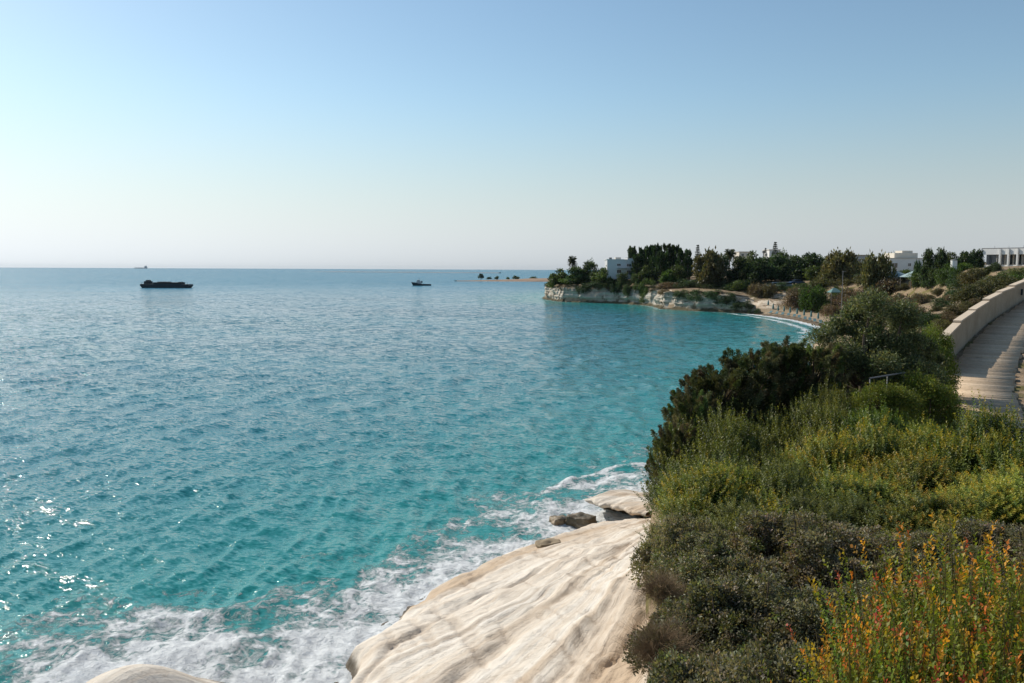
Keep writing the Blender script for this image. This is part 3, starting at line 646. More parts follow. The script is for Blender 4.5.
M_leaf = leaf_mat("leaf_matt", 0.42, 0.5, 0.35)
M_leaf_dark = leaf_mat("leaf_conifer", 0.25, 0.65, 0.15)
M_leaf_gloss = leaf_mat("leaf_glossy", 0.42, 0.5, 0.22, 0.012, 0.12)
M_bark = simple_mat("bark", (0.10, 0.075, 0.055), 0.9, 0.4, 6)
M_twig = simple_mat("dry_twig", (0.24, 0.165, 0.095), 0.9, 0.4, 12)

PROTO = {}
def proto(kind, parts, name, cat):
    """parts: list of (part name, mesh); first is the foliage"""
    PROTO[kind] = (parts, name, cat)
def place(kind, x, y, z, sc, rz, label, group=None):
    parts, name, cat = PROTO[kind]
    if not hasattr(sc, '__len__'): sc = (sc, sc, sc)
    o = empty(name, (x, y, z), label, cat, group, rz, sc)
    for pn_, me in parts: link(bpy.data.objects.new(pn_, me), o)
    return o

# ---- foreground shrub kinds, modelled at real size
def make_upright_shrub(kind, seed, pal, tip, rad=(1.2, 1.2, 1.0), n=1250, ln=(0.20, 0.40), nl=34, L=0.058, Wd=0.025, name="upright_shrub", tipshare=0.7, flowers=0.0):
    rng = np.random.default_rng(seed); C, R = lobes_in(rng, 10, rad, 0.30, 0.52, 0.12)
    k = rng.choice(len(C), n, p=R ** 2 / (R ** 2).sum()); d = sph(rng, n, 0.55); d[:, 2] = np.abs(d[:, 2]) * 0.9 + 0.03
    st = C[k] + d * (R[k] * rng.uniform(0.45, 0.95, n))[:, None]; st[:, 2] = np.maximum(st[:, 2] - 0.12, 0.0)
    dr = unit(d * 0.75 + np.array([0, 0, 1.05]) + rng.normal(size=(n, 3)) * 0.22); lg = rng.uniform(*ln, n) * np.where(rng.random(n) < 0.12, 1.5, 1)
    pal = np.asarray(pal); base = pal[rng.choice(len(pal), n)] * (1 + rng.normal(size=(n, 1)) * 0.2); tp = np.asarray(tip)[rng.choice(len(tip), n)]; hast = rng.random(n) < tipshare
    def colf(t, si):
        a = (sstep(0.35, 0.95, t) * hast[si])[:, None]; c = base[si] * (1 - a) + tp[si] * a
        return np.clip(c * (1 + rng.normal(size=(len(t), 1)) * 0.15), 0.004, 1)
    me = leaves_me("foliage", *shoot_leaves(rng, st, dr, lg, nl, L, Wd, colf), M_leaf)
    stm = stems_me(rng, "stem", M_bark, st[rng.choice(n, 70)], 0.14, 0.014)
    proto(kind, [("foliage", me), ("stem", stm)], name, "shrub")
def make_dense_shrub(kind, seed, pal, rad=(0.95, 0.95, 0.85), n=62000, L=0.034, Wd=0.019, name="dense_shrub", lob=80, mat=None, clump=16, rr=(0.09, 0.20), shell=0.22):
    rng = np.random.default_rng(seed); C, R = lobes_in(rng, lob, rad, rr[0], rr[1], 0.1)
    me = blob_crown(rng, C, R, n, L, Wd, pal, mat or M_leaf, "foliage", 0.25, shell, 0.95, 0.22, 0, clump, 0.15)
    ends = C[rng.choice(len(C), 60)] + rng.normal(size=(60, 3)) * 0.12; ends[:, 2] = np.abs(ends[:, 2])
    proto(kind, [("foliage", me), ("stem", stems_me(rng, "stem", M_bark, ends, 0.10, 0.013))], name, "shrub")

YG = [(0.138, 0.206, 0.044), (0.187, 0.251, 0.048), (0.226, 0.265, 0.059), (0.106, 0.163, 0.048)]
YT = [(0.371, 0.343, 0.040), (0.287, 0.307, 0.048), (0.482, 0.353, 0.037)]
make_upright_shrub("yg1", 21, YG, YT); make_upright_shrub("yg2", 22, YG, YT, n=1150)
make_upright_shrub("og1", 23, [(0.105, 0.130, 0.030), (0.130, 0.145, 0.036), (0.085, 0.110, 0.024)], [(0.21, 0.21, 0.04), (0.15, 0.17, 0.034)], tipshare=0.5)
make_upright_shrub("bg1", 24, [(0.077, 0.140, 0.022), (0.105, 0.175, 0.025), (0.056, 0.112, 0.020)], [(0.196, 0.266, 0.035)], tipshare=0.6)
GR = [(0.172, 0.168, 0.101), (0.224, 0.213, 0.143), (0.128, 0.131, 0.069), (0.254, 0.217, 0.149), (0.149, 0.164, 0.060), (0.202, 0.172, 0.116)]
make_dense_shrub("gr1", 31, GR); make_dense_shrub("gr2", 32, GR); make_dense_shrub("gr3", 33, GR + [(0.08, 0.09, 0.02)])
# orange tipped shrub: long leafy shoots whose young leaves are orange and red
def make_orange(kind, seed, n=640):
    rng = np.random.default_rng(seed); nl = 74
    ang = rng.uniform(0, 6.28, n); rr = np.sqrt(rng.random(n)) * 0.60
    st = np.stack([rr * np.cos(ang), rr * np.sin(ang), rng.uniform(0.0, 0.75, n) * (1 - rr * 0.8)], 1)
    dr = unit(np.stack([np.cos(ang) * rr * 0.75, np.sin(ang) * rr * 0.75, np.ones(n)], 1) + rng.normal(size=(n, 3)) * 0.20)
    lg = rng.uniform(0.30, 0.55, n) * np.where(rng.random(n) < 0.08, 1.2, 1.0)
    g = np.array([(0.078, 0.162, 0.022), (0.102, 0.198, 0.024), (0.132, 0.210, 0.029), (0.180, 0.216, 0.029)])[rng.choice(4, n)]
    tp = np.array([(0.62, 0.21, 0.04), (0.66, 0.34, 0.035), (0.50, 0.11, 0.05), (0.44, 0.32, 0.03), (0.22, 0.24, 0.03)])[rng.choice(5, n, p=[.20, .28, .08, .24, .20])]
    t0 = rng.uniform(0.64, 0.98, n)
    def colf(t, si):
        a = sstep(0, 0.20, t - t0[si])[:, None]; c = g[si] * (1 - a) + tp[si] * a; y = (sstep(0, 0.2, t - t0[si] + 0.22) * (1 - a[:, 0]))[:, None] * 0.5
        return np.clip((c * (1 - y) + np.array([0.19, 0.19, 0.022]) * y) * (1 + rng.normal(size=(len(t), 1)) * 0.2), 0.004, 1)
    me = leaves_me("foliage", *shoot_leaves(rng, st, dr, lg, nl, 0.027, 0.0165, colf, 1.0, 0.16, 0.1), M_leaf_gloss)
    V = []; F = []
    for i in range(n):
        v, f = tube_geo([np.r_[st[i][:2] * 0.35, -0.15], st[i], st[i] + dr[i] * lg[i] * 0.97], [0.006, 0.0045, 0.0015], 3); k = len(V); V += v; F += [tuple(a + k for a in q) for q in f]
    sm = raw_mesh("stem", np.array(V), np.array(F), 4, simple_mat("red_stem", (0.13, 0.10, 0.035), 0.7) if "red_stem" not in bpy.data.materials else bpy.data.materials["red_stem"], True)
    proto(kind, [("foliage", me), ("stem", sm)], "orange_tipped_shrub", "shrub")
make_orange("or1", 41); make_orange("or2", 42)
# leafless twiggy bush
def make_twigs(kind, seed, n=1500):
    rng = np.random.default_rng(seed); V = []; F = []
    for i in range(n):
        d = unit(rng.normal(size=3) * np.array([1, 1, 0.6]) + np.array([0, 0, 0.6])); d[2] = abs(d[2]); l = rng.uniform(0.3, 0.9); s = d * rng.uniform(0, 0.35)
        e = s + unit(d + rng.normal(size=3) * 0.75) * l; m = (s + e) / 2 + rng.normal(size=3) * 0.09
        v, f = tube_geo([s, m, e], [0.0042, 0.003, 0.0014], 3); k = len(V); V += v; F += [tuple(a + k for a in q) for q in f]
    rng2 = np.random.default_rng(seed + 1); C, R = lobes_in(rng2, 12, (0.8, 0.8, 0.7), 0.15, 0.3, 0.1)
    lm = blob_crown(rng2, C, R, 9000, 0.024, 0.012, [(0.12, 0.095, 0.05), (0.085, 0.08, 0.04), (0.16, 0.125, 0.075)], M_leaf, "foliage", 0.2, 0.6)
    proto(kind, [("foliage", lm), ("stem", raw_mesh("stem", np.array(V), np.array(F), 4, M_twig, True))], "dry_twiggy_shrub", "shrub")
make_twigs("tw1", 51)

# ---- juniper and tree of the middle distance
def make_plume(kind, seed, H, rad, pal, n_pl=90, nl=460, L=0.16, Wd=0.05, name="juniper_tree", low=0.05, mat=None, cat="tree", lean=0.0, tr=0.10):
    """ragged evergreen: many feathery plumes rising from limbs"""
    rng = np.random.default_rng(seed); P = []; A = []; N = []; Cc = []; ends = []
    for i in range(n_pl):
        h = low + (1 - low) * rng.random() ** 0.8; w = rad * (1 - 0.72 * max(0, h - 0.25) ** 1.1) * rng.uniform(0.35, 1.0); a = rng.uniform(0, 6.28)
        c = np.array([math.cos(a) * w, math.sin(a) * w, h * H * 0.86]); ln = rng.uniform(0.11, 0.22) * H * (1.1 - 0.4 * h); d = unit(np.array([math.cos(a) * 0.6, math.sin(a) * 0.6, 0.9]) + rng.normal(size=3) * 0.2)
        ends.append(c); m = nl; t = rng.random(m) ** 0.8; r = ln * 0.40 * (1 - t * 0.82) * rng.random(m) ** 0.4; q = sph(rng, m)
        P.append(c + d * (t * ln)[:, None] + q * r[:, None]); A.append(unit(d + q * 0.7 + rng.normal(size=(m, 3)) * 0.3)); N.append(unit(q + rng.normal(size=(m, 3)) * 0.4))
        Cc.append(pick_cols(rng, pal, 1, 0.22) * (1 + rng.normal(size=(m, 1)) * 0.2))
    P, A, N, Cc = map(np.concatenate, (P, A, N, Cc))
    me = leaves_me("crown", P, A, N, L * rng.uniform(0.6, 1.2, len(P)), Wd * rng.uniform(0.7, 1.2, len(P)), np.clip(Cc, 0.003, 1), mat or M_leaf_dark)
    V, F = tube_geo([(0, 0, -0.3), (0.05 * H * lean, 0, H * 0.25), (0, 0.02 * H, H * 0.55), (0, 0, H * 0.85)], [tr * 1.2, tr, tr * 0.6, tr * 0.15], 8)
    for e in ends[::2]:
        s = np.array([0, 0, max(0.05, e[2] * 0.55)]); v, f = tube_geo([s, (s + e) / 2 + np.array([0, 0, 0.04 * H]), e], [tr * 0.4, tr * 0.25, tr * 0.08], 5); k = len(V); V += v; F += [tuple(a + k for a in q) for q in f]
    proto(kind, [("crown", me), ("trunk", raw_mesh("trunk", np.array(V), np.array(F), 4, M_bark, True))], name, cat)
def make_broad(kind, seed, H, rad, pal, n, L, Wd, name="broadleaf_tree", lob=22, zlo=0.3, rr=(0.16, 0.34), mat=None, shell=0.35, trunks=1, flat=0.8, clump=10, clr=0.2, cat="tree", up=0.25):
    rng = np.random.default_rng(seed); hc = H * (1 - zlo); C, R = lobes_in(rng, lob, (rad, rad, hc * 0.92), rr[0] * rad, rr[1] * rad, 0.02); C[:, 2] += H * zlo
    me = blob_crown(rng, C, R, n, L, Wd, pal, mat or M_leaf, "crown", up, shell, flat, 0.22, 0, clump, clr)
    V = []; F = []; tr = H * 0.03
    for q in range(trunks):
        fx = rng.normal(size=2) * rad * (0.05 if trunks == 1 else 0.3); pts = [(0, 0, -0.3), (fx[0] * .4, fx[1] * .4, H * zlo * 0.6), (fx[0], fx[1], H * (zlo + 0.25)), (fx[0] * 1.1, fx[1], H * 0.62)]
        v, f = tube_geo(pts, [tr * 1.3, tr, tr * 0.7, tr * 0.15], 8); k = len(V); V += v; F += [tuple(a + k for a in g) for g in f]
    for c in C:
        s = np.array([c[0] * 0.1, c[1] * 0.1, max(H * zlo * 0.6, c[2] * 0.5)]); v, f = tube_geo([s, (s + c) / 2 + rng.normal(size=3) * 0.03 * H, c], [tr * 0.5, tr * 0.3, tr * 0.08], 5); k = len(V); V += v; F += [tuple(a + k for a in g) for g in f]
    proto(kind, [("crown", me), ("trunk", raw_mesh("trunk", np.array(V), np.array(F), 4, M_bark, True))], name, cat)
JP = [(0.085, 0.106, 0.047), (0.120, 0.125, 0.061), (0.148, 0.129, 0.070), (0.070, 0.097, 0.038), (0.106, 0.133, 0.043)]
make_plume("jun1", 61, 3.4, 1.6, JP, 230, 260, 0.085, 0.030, tr=0.08); make_plume("jun2", 62, 3.2, 1.4, JP, 210, 260, 0.085, 0.030, low=0.02, tr=0.08); make_plume("jun3", 63, 3.9, 1.1, JP, 190, 260, 0.085, 0.030, tr=0.08)
make_broad("olv", 64, 4.4, 1.9, [(0.099, 0.120, 0.056), (0.131, 0.149, 0.075), (0.077, 0.099, 0.044), (0.164, 0.164, 0.076)], 90000, 0.085, 0.030, "olive_tree", 46, 0.10, (0.13, 0.26), shell=0.5, trunks=3, flat=0.9, clump=14, clr=0.2)
make_broad("lite", 65, 2.6, 1.3, [(0.120, 0.185, 0.032), (0.153, 0.225, 0.035), (0.088, 0.144, 0.025), (0.209, 0.241, 0.048)], 34000, 0.07, 0.026, "bright_bush", 26, 0.05, (0.2, 0.34), shell=0.4, trunks=3, clump=12, cat="bush")

# ---- far kinds, unit height 1 (scaled when placed); leaf clumps sized for a few hundred metres
def far_broad(kind, seed, rad, pal, n=5200, name="broadleaf_tree", lob=20, zlo=0.10, s=0.085, flat=0.8, mat=None, rr=(0.22, 0.42), cat="tree", up=0.25):
    make_broad(kind, seed, 1.0, rad, pal, n, s, s * 0.62, name, lob, zlo, rr, mat, 0.3, 1, flat, 6, 0.16, cat, up)
DK = [(0.043, 0.078, 0.032), (0.060, 0.097, 0.036), (0.036, 0.060, 0.029)]
MG = [(0.067, 0.101, 0.033), (0.090, 0.128, 0.039), (0.054, 0.083, 0.026)]
OL = [(0.097, 0.099, 0.041), (0.123, 0.117, 0.050), (0.076, 0.083, 0.036)]
BR = [(0.069, 0.127, 0.023), (0.086, 0.155, 0.028), (0.052, 0.098, 0.018)]
BN = [(0.137, 0.101, 0.072), (0.169, 0.124, 0.088), (0.104, 0.081, 0.055), (0.124, 0.111, 0.058)]
far_broad("fd1", 71, 0.62, DK); far_broad("fd2", 72, 0.55, DK); far_broad("fm1", 73, 0.62, MG); far_broad("fm2", 74, 0.7, MG); far_broad("fo1", 75, 0.6, OL); far_broad("fb1", 76, 0.66, BR)
for k_, sd, pal, nm in (("sd", 81, DK, "dark_scrub_bush"), ("sm", 82, MG, "green_scrub_bush"), ("so", 83, OL, "olive_scrub_bush"), ("sb", 84, BR, "bright_green_bush"), ("sn", 85, BN, "dry_scrub_bush")):
    far_broad(k_, sd, 0.95, pal, 6000, nm, 22, 0.0, 0.075, 0.85, rr=(0.2, 0.4), cat="bush")
    far_broad(k_ + "2", sd + 20, 1.15, pal, 6000, nm, 22, 0.0, 0.075, 0.85, rr=(0.16, 0.34), cat="bush")
def far_pine(kind, seed, rad, name="dark_pine", n_pl=100, pal=DK):
    make_plume(kind, seed, 1.0, rad, pal, n_pl, 60, 0.060, 0.030, name, 0.05, M_leaf_dark, tr=0.022)
far_pine("fp1", 91, 0.30, n_pl=110); far_pine("fp2", 92, 0.25, n_pl=100); far_pine("fp3", 93, 0.38, n_pl=120)
def far_norfolk(kind, seed):
    rng = np.random.default_rng(seed); P = []; A = []; N = []
    for h in np.linspace(0.10, 0.97, 17):
        r = 0.20 * (1 - h) ** 0.8 + 0.012
        for a in np.arange(6) * 1.047 + h * 9:
            m = 26; t = rng.random(m); d = np.array([math.cos(a), math.sin(a), 0.15 - 0.25 * (1 - h)]); P.append(np.array([0, 0, h]) + d * (t * r)[:, None] + rng.normal(size=(m, 3)) * 0.006); A.append(unit(d + rng.normal(size=(m, 3)) * 0.5 + np.array([0, 0, 0.4]))); N.append(sph(rng, m, 0.5))
    P, A, N = map(np.concatenate, (P, A, N))
    me = leaves_me("crown", P, A, N, 0.034, 0.014, pick_cols(rng, [(0.04, 0.055, 0.032), (0.055, 0.07, 0.04)], len(P)), M_leaf_dark)
    V, F = tube_geo([(0, 0, -0.05), (0, 0, 0.5), (0, 0, 0.99)], [0.018, 0.013, 0.003], 6)
    proto(kind, [("crown", me), ("trunk", raw_mesh("trunk", np.array(V), np.array(F), 4, M_bark, True))], "norfolk_pine", "tree")
far_norfolk("nor", 95)
def far_palm(kind, seed, crown=0.30, name="palm_tree", dens=60):
    rng = np.random.default_rng(seed); P = []; A = []; N = []
    for i in range(dens):
        a = rng.uniform(0, 6.28); el = rng.uniform(-0.5, 1.3); m = 60; t = np.linspace(0.05, 1, m); h = np.array([math.cos(a), math.sin(a), 0])
        p = h * (t * crown * math.cos(el * 0.8))[:, None] + np.array([0, 0, 1.0]) * (t * crown * math.sin(el) - 0.30 * crown * t ** 2)[:, None] + np.array([0, 0, 0.80])
        sd = np.where(np.arange(m) % 2, 1, -1)[:, None] * np.array([-h[1], h[0], 0]); P.append(p); A.append(unit(sd + h * 0.7 + np.array([0, 0, -0.35]))); N.append(unit(np.array([0, 0, 1.0]) + rng.normal(size=(m, 3)) * 0.3))
    P, A, N = map(np.concatenate, (P, A, N))
    me = leaves_me("crown", P, A, N, 0.085, 0.022, pick_cols(rng, [(0.045, 0.065, 0.025), (0.07, 0.08, 0.035)], len(P)), M_leaf)
    V, F = tube_geo([(0, 0, -0.05), (0.01, 0, 0.3), (0, 0.01, 0.6), (0, 0, 0.82)], [0.034, 0.027, 0.025, 0.028], 7)
    proto(kind, [("crown", me), ("trunk", raw_mesh("trunk", np.array(V), np.array(F), 4, M_bark, True))], name, "palm tree")
far_palm("pal", 96)

# ------------------------------------------------------------------ built things
def on_ground(px, py, y0=20, y1=700):
    d = ray(px, py); ts = np.concatenate([np.arange(y0, 150, 0.7), np.arange(150, y1, 1.5)]) / d[1]
    Q = EYE + d * ts[:, None]; z, _ = land_z(Q[:, :2]); k = np.argmax(z >= Q[:, 2])
    if z[k] < Q[k, 2]: k = len(ts) - 1
    return np.array([Q[k, 0], Q[k, 1], z[k]])
M_white = simple_mat("white_render", (0.74, 0.73, 0.70), 0.75, 0.05, 0.6)
M_cream = simple_mat("cream_render", (0.60, 0.55, 0.47), 0.85, 0.08, 0.5)
M_glass = NT("dark_window_glass").base((0.02, 0.028, 0.035), 0.12, spec=0.6)
M_grey = simple_mat("grey_metal", (0.19, 0.185, 0.18), 0.6, 0.1, 5)
M_roofdeck = simple_mat("roof_deck", (0.42, 0.38, 0.33), 0.9, 0.1, 0.8)
M_teal = simple_mat("teal_canvas", (0.12, 0.22, 0.21), 0.8, 0.12, 1.2)
M_teal2 = simple_mat("blue_canvas", (0.15, 0.25, 0.26), 0.8, 0.1, 1.2)
M_palec = simple_mat("pale_canvas", (0.26, 0.34, 0.35), 0.8, 0.1, 1.2)
M_dark = simple_mat("dark_ship_paint", (0.020, 0.034, 0.042), 0.55, 0.3, 0.5)
M_dark2 = simple_mat("dark_cargo", (0.035, 0.042, 0.045), 0.8, 0.4, 0.4)
M_ship = simple_mat("hazed_grey_ship_paint", (0.50, 0.49, 0.49), 0.6, 0.1, 0.05)  # colour paled to stand in for haze over the tanker; tug wheelhouse shares it
M_hazed_hull = simple_mat("hazed_brown_ship_paint", (0.42, 0.36, 0.34), 0.7, 0.2, 0.4)  # tanker hull brown, with the fading by haze put into the colour

# --- boundary wall beside the path, stepped up the slope
t = NT("wall_render"); P_ = t.pos()
cw = t.ramp(t.noise(0.7, 6, 0.65, P_), [(0.3, (0.36, 0.27, 0.18)), (0.6, (0.47, 0.37, 0.26)), (0.8, (0.40, 0.31, 0.22))])
cw = t.mix(t.mapr(t.noise(1.0, 6, 0.7, t.pos((1.5, 1.5, 0.35))), 0.55, 0.72, 0, 0.55), cw, (0.25, 0.185, 0.125))
M_wall = t.base(cw, 0.92, t.bump(t.noise(9, 6, 0.7, P_), 0.02, 0.8), 0.15)
M_cope = simple_mat("wall_coping", (0.62, 0.50, 0.37), 0.9, 0.14, 2)
wall_px = [(936, 347, 366, 34.6), (943, 338.5, 361, 36.5), (957, 322.5, 349, 39.8), (972, 311, 333, 43.4), (986, 300.5, 319, 46.8), (999, 293, 310, 49.8), (1012, 286.5, 304, 52.6), (1026, 280, 299, 55.6), (1044, 272.5, 293, 60), (1064, 266, 288, 65)]
wt = empty("boundary_wall", tuple(at_y(943, 361, 36.5)), "rendered stepped boundary wall climbing the slope along the left side of the path", "wall")
o0 = Vector(wt.location); body = MB(); cope = MB(); prev = None
for i in range(len(wall_px) - 1):
    a = wall_px[i]; b = wall_px[i + 1]; A0 = at_y(a[0], a[1], a[3]); B0 = at_y(b[0], b[1], b[3])
    step = 0.10 if i % 2 else 0.05
    za, zb = A0[2] + 0.02, B0[2] - step
    A = np.array([A0[0], A0[1]]) - np.array(o0[:2]); B = np.array([B0[0], B0[1]]) - np.array(o0[:2])
    dv = (B - A) / np.linalg.norm(B - A); nv = np.array([-dv[1], dv[0]]) * 0.14; zl = min(gz(A0[0], A0[1]), gz(B0[0], B0[1])) - 1.2 - o0[2]; za -= o0[2]; zb -= o0[2]
    q = [(*(A + nv), zl), (*(B + nv), zl), (*(B - nv), zl), (*(A - nv), zl), (*(A + nv), za), (*(B + nv), zb), (*(B - nv), zb), (*(A - nv), za)]
    body.add(q, [(3, 2, 1, 0), (4, 5, 6, 7), (0, 1, 5, 4), (1, 2, 6, 5), (2, 3, 7, 6), (3, 0, 4, 7)])
    nw = nv * 1.35; e = dv * 0.012
    q = [(*(A + nw + e), za + 0.003), (*(B + nw - e), zb + 0.003), (*(B - nw - e), zb + 0.003), (*(A - nw + e), za + 0.003), (*(A + nw + e), za + 0.085), (*(B + nw - e), zb + 0.085), (*(B - nw - e), zb + 0.085), (*(A - nw + e), za + 0.085)]
    cope.add(q, [(3, 2, 1, 0), (4, 5, 6, 7), (0, 1, 5, 4), (1, 2, 6, 5), (2, 3, 7, 6), (3, 0, 4, 7)])
body.obj("wall_body", M_wall, wt); cope.obj("coping", M_cope, wt)
# a dark drain slot in the wall near its far end
pa = at_y(1019, 292, 53.6); dr_ = MB(); dr_.box((pa[0] - o0[0] + 0.10, pa[1] - o0[1] - 0.14, pa[2] - o0[2]), (0.12, 0.12, 0.42), -0.7); dr_.obj("drain_slot", M_dark, wt)

# --- grey metal handrail between the tree and the bright bush
pa, pb = at_y(869, 378.5, 23.6), at_y(905, 372.5, 25.0)
hr = empty("handrail", (pa[0], pa[1], gz(pa[0], pa[1])), "weathered grey metal handrail half hidden below the olive tree", "railing"); hb = np.array(hr.location)
MB().tube([pa - hb, (pa + pb) / 2 - hb, pb - hb], 0.025, 8).obj("top_rail", M_grey, hr, True)
for f_ in (0.03, 0.5, 0.97):
    q = pa * (1 - f_) + pb * f_; MB().tube([(q[0] - hb[0], q[1] - hb[1], max(gz(q[0], q[1]) - hb[2] - 0.3, q[2] - hb[2] - 1.3)), q - hb - np.array([0, 0, 0.03])], 0.02, 8).obj("post", M_grey, hr, True)

# --- boats and ships
wl = at_z(167, 287.8, 0); S_ = wl[1]; pxm = S_ / FPX
bt = empty("cargo_barge", (wl[0], wl[1], 0.0), "long low dark barge moored far out on the left of the sea", "barge", rz=0.06); Lb = 47.5 * pxm
MB().prism([(-Lb / 2, 1.5), (-Lb / 2 + 0.3, 2.35), (Lb / 2 - 0.5, 2.2), (Lb / 2, 1.5), (Lb / 2 - 1.6, -0.4), (-Lb / 2 + 1.5, -0.4)], -4.2, 4.2).obj("hull", M_dark, bt, bevel=0.12)
MB().box((-Lb / 2 + 3.4, 0, 3.05), (3.4, 4.6, 1.7)).box((-Lb / 2 + 3.5, 0, 4.25), (2.0, 3.0, 0.7)).obj("wheelhouse", M_dark2, bt, bevel=0.08)
MB().box((1.3, 0, 2.75), (Lb * 0.58, 6.6, 1.05)).box((-1.5, 0.4, 3.45), (Lb * 0.22, 5.4, 0.35)).box((Lb * 0.29, 0, 3.05), (1.4, 5.2, 1.0)).obj("deck_cargo", M_dark2, bt, bevel=0.1)
m = MB()
for k in range(9):
    x = -Lb / 2 + 1 + k * (Lb - 2) / 8; m.tube([(x, -4.0, 2.2), (x, -4.0, 3.15)], 0.05, 5)
m.tube([(-Lb / 2 + 1, -4.0, 3.15), (Lb / 2 - 1, -4.0, 3.1)], 0.05, 5); m.obj("railing", M_dark, bt)
wl = at_z(421.5, 285.6, 0); pxm = wl[1] / FPX; Lt = 19.5 * pxm
tg = empty("tug_boat", (wl[0], wl[1], 0), "small dark tug boat with raised wheelhouse, right of the barge in open water", "tug boat", rz=0.1)
MB().prism([(-Lt / 2 - 0.3, 2.5), (-Lt * 0.3, 2.2), (-Lt * 0.1, 1.3), (Lt / 2, 1.05), (Lt / 2 - 0.2, -0.4), (-Lt / 2 + 1.2, -0.4)], -2.1, 2.1).obj("hull", M_dark, tg, bevel=0.15)
MB().box((-Lt * 0.13, 0, 2.2), (3.6, 2.8, 1.7)).box((-Lt * 0.15, 0, 3.55), (2.2, 2.3, 1.0)).obj("wheelhouse", M_ship, tg, bevel=0.1)
MB().tube([(-Lt * 0.13, 0, 3.9), (-Lt * 0.13, 0, 6.2)], [0.1, 0.05], 6).box((-Lt * 0.13, 0, 5.6), (0.1, 1.2, 0.1)).obj("mast", M_dark, tg)
MB().box((Lt * 0.02, 0, 2.6), (0.8, 0.8, 1.5)).obj("funnel", M_dark2, tg, bevel=0.1)
q = at_y(141, 269, 9000); sc_ = 9000 / FPX
sh_ = empty("tanker_ship", (q[0], 9000, 0), "pale hazy tanker ship on the horizon above the barge", "ship"); Ls = 12.5 * sc_
MB().prism([(-Ls / 2, 9), (Ls / 2, 9), (Ls / 2 - 4, -2), (-Ls / 2 + 8, -2)], -15, 15).obj("hull", M_hazed_hull, sh_)
MB().box((Ls * 0.38, 0, 17), (20, 26, 16)).box((Ls * 0.40, 0, 28), (8, 9, 7)).obj("bridge", M_ship, sh_)
for k in range(3): MB().tube([(-Ls * 0.38 + k * Ls * 0.22, 0, 8), (-Ls * 0.38 + k * Ls * 0.22, 0, 16)], 1.6, 6).obj("crane", M_ship, sh_)

# --- buildings
def window(b, x, y, z, w, h, frame=M_white, depth=0.10):
    f = MB().box((x, y - 0.02, z + h / 2 + 0.05), (w + 0.24, depth, 0.10)).box((x, y - 0.04, z - h / 2 - 0.05), (w + 0.34, depth + 0.06, 0.10)).box((x - w / 2 - 0.06, y - 0.02, z), (0.12, depth, h)).box((x + w / 2 + 0.06, y - 0.02, z), (0.12, depth, h)).box((x, y - 0.02, z), (0.06, depth * 0.8, h)).obj("window", frame, b)
    MB().box((x, y + 0.0, z), (w, 0.06, h)).obj("pane", M_glass, f)
def house_at(px0, px1, pytop, pybase, Y, name, label, cat="house"):
    A = at_y(px0, pybase, Y); B = at_y(px1, pybase, Y); T = at_y((px0 + px1) / 2, pytop, Y)
    return empty(name, ((A[0] + B[0]) / 2, Y, A[2]), label, cat), B[0] - A[0], T[2] - A[2], Y / FPX
M_villa = simple_mat("villa_render", (0.58, 0.575, 0.565), 0.8, 0.06, 0.6)
b, w, h, u = house_at(607, 633.5, 258.5, 277, 287, "white_villa", "white flat roofed two storey villa on the headland beside the dark pines")
MB().box((-w * 0.125, 4, h * 0.47 - 0.4), (w * 0.75, 8, h * 0.94 + 0.8)).obj("wall", M_villa, b, bevel=0.04)
MB().box((w * 0.375 + 0.05, 3.6, h * 0.5 - 0.4), (w * 0.25, 8.4, h + 0.9)).obj("stair_tower", M_villa, b, bevel=0.04)
rf = MB().box((-w * 0.125, 4, h * 0.94 + 0.06), (w * 0.75 + 0.5, 8.4, 0.16)).obj("roof", M_white, b)
MB().box((-w * 0.33, 4, h * 0.94 + 0.45), (1.0, 1.0, 0.7)).obj("water_tank", M_grey, rf, bevel=0.1)
MB().box((-w * 0.05, 4, h * 0.94 + 0.5), (2.0, 2.4, 0.75)).obj("roof_hatch", M_cream, rf, bevel=0.05)
for (xx, zz, ww, hh) in ((-w * 0.06, h * 0.66, 1.3, 0.75), (w * 0.31, h * 0.64, 1.5, 0.9), (-w * 0.05, h * 0.30, 1.5, 1.2), (w * 0.31, h * 0.25, 1.5, 1.5)):
    window(b, xx, -0.05 if abs(xx) < w * 0.2 else -0.65, zz, ww, hh)
MB().box((w * 0.10, -1.0, h * 0.49), (w * 0.45, 1.9, 0.14)).obj("balcony", M_villa, b)

b, w, h, u = house_at(889, 925, 258.5, 276.5, 205, "white_house", "white house with set back upper floor behind the pale canvas canopies")
MB().box((0, 5, h * 0.5 - 0.5), (w, 10, h + 1)).obj("wall", M_white, b, bevel=0.04)
up_ = MB().box((w * 0.16, 7, h + 0.75), (w * 0.66, 6, 1.5)).box((w * 0.30, 8, h + 1.7), (w * 0.30, 4, 0.9)).obj("upper_floor", M_cream, b, bevel=0.04)
MB().box((0, 5, h + 0.07), (w + 0.4, 10.3, 0.14)).obj("roof", M_cream, b)
for (xx, zz, ww, hh) in ((-w * 0.36, h * 0.62, 1.4, 1.1), (w * 0.05, h * 0.66, 0.7, 0.7), (w * 0.30, h * 0.62, 1.2, 1.0)): window(b, xx, -0.03, zz, ww, hh)

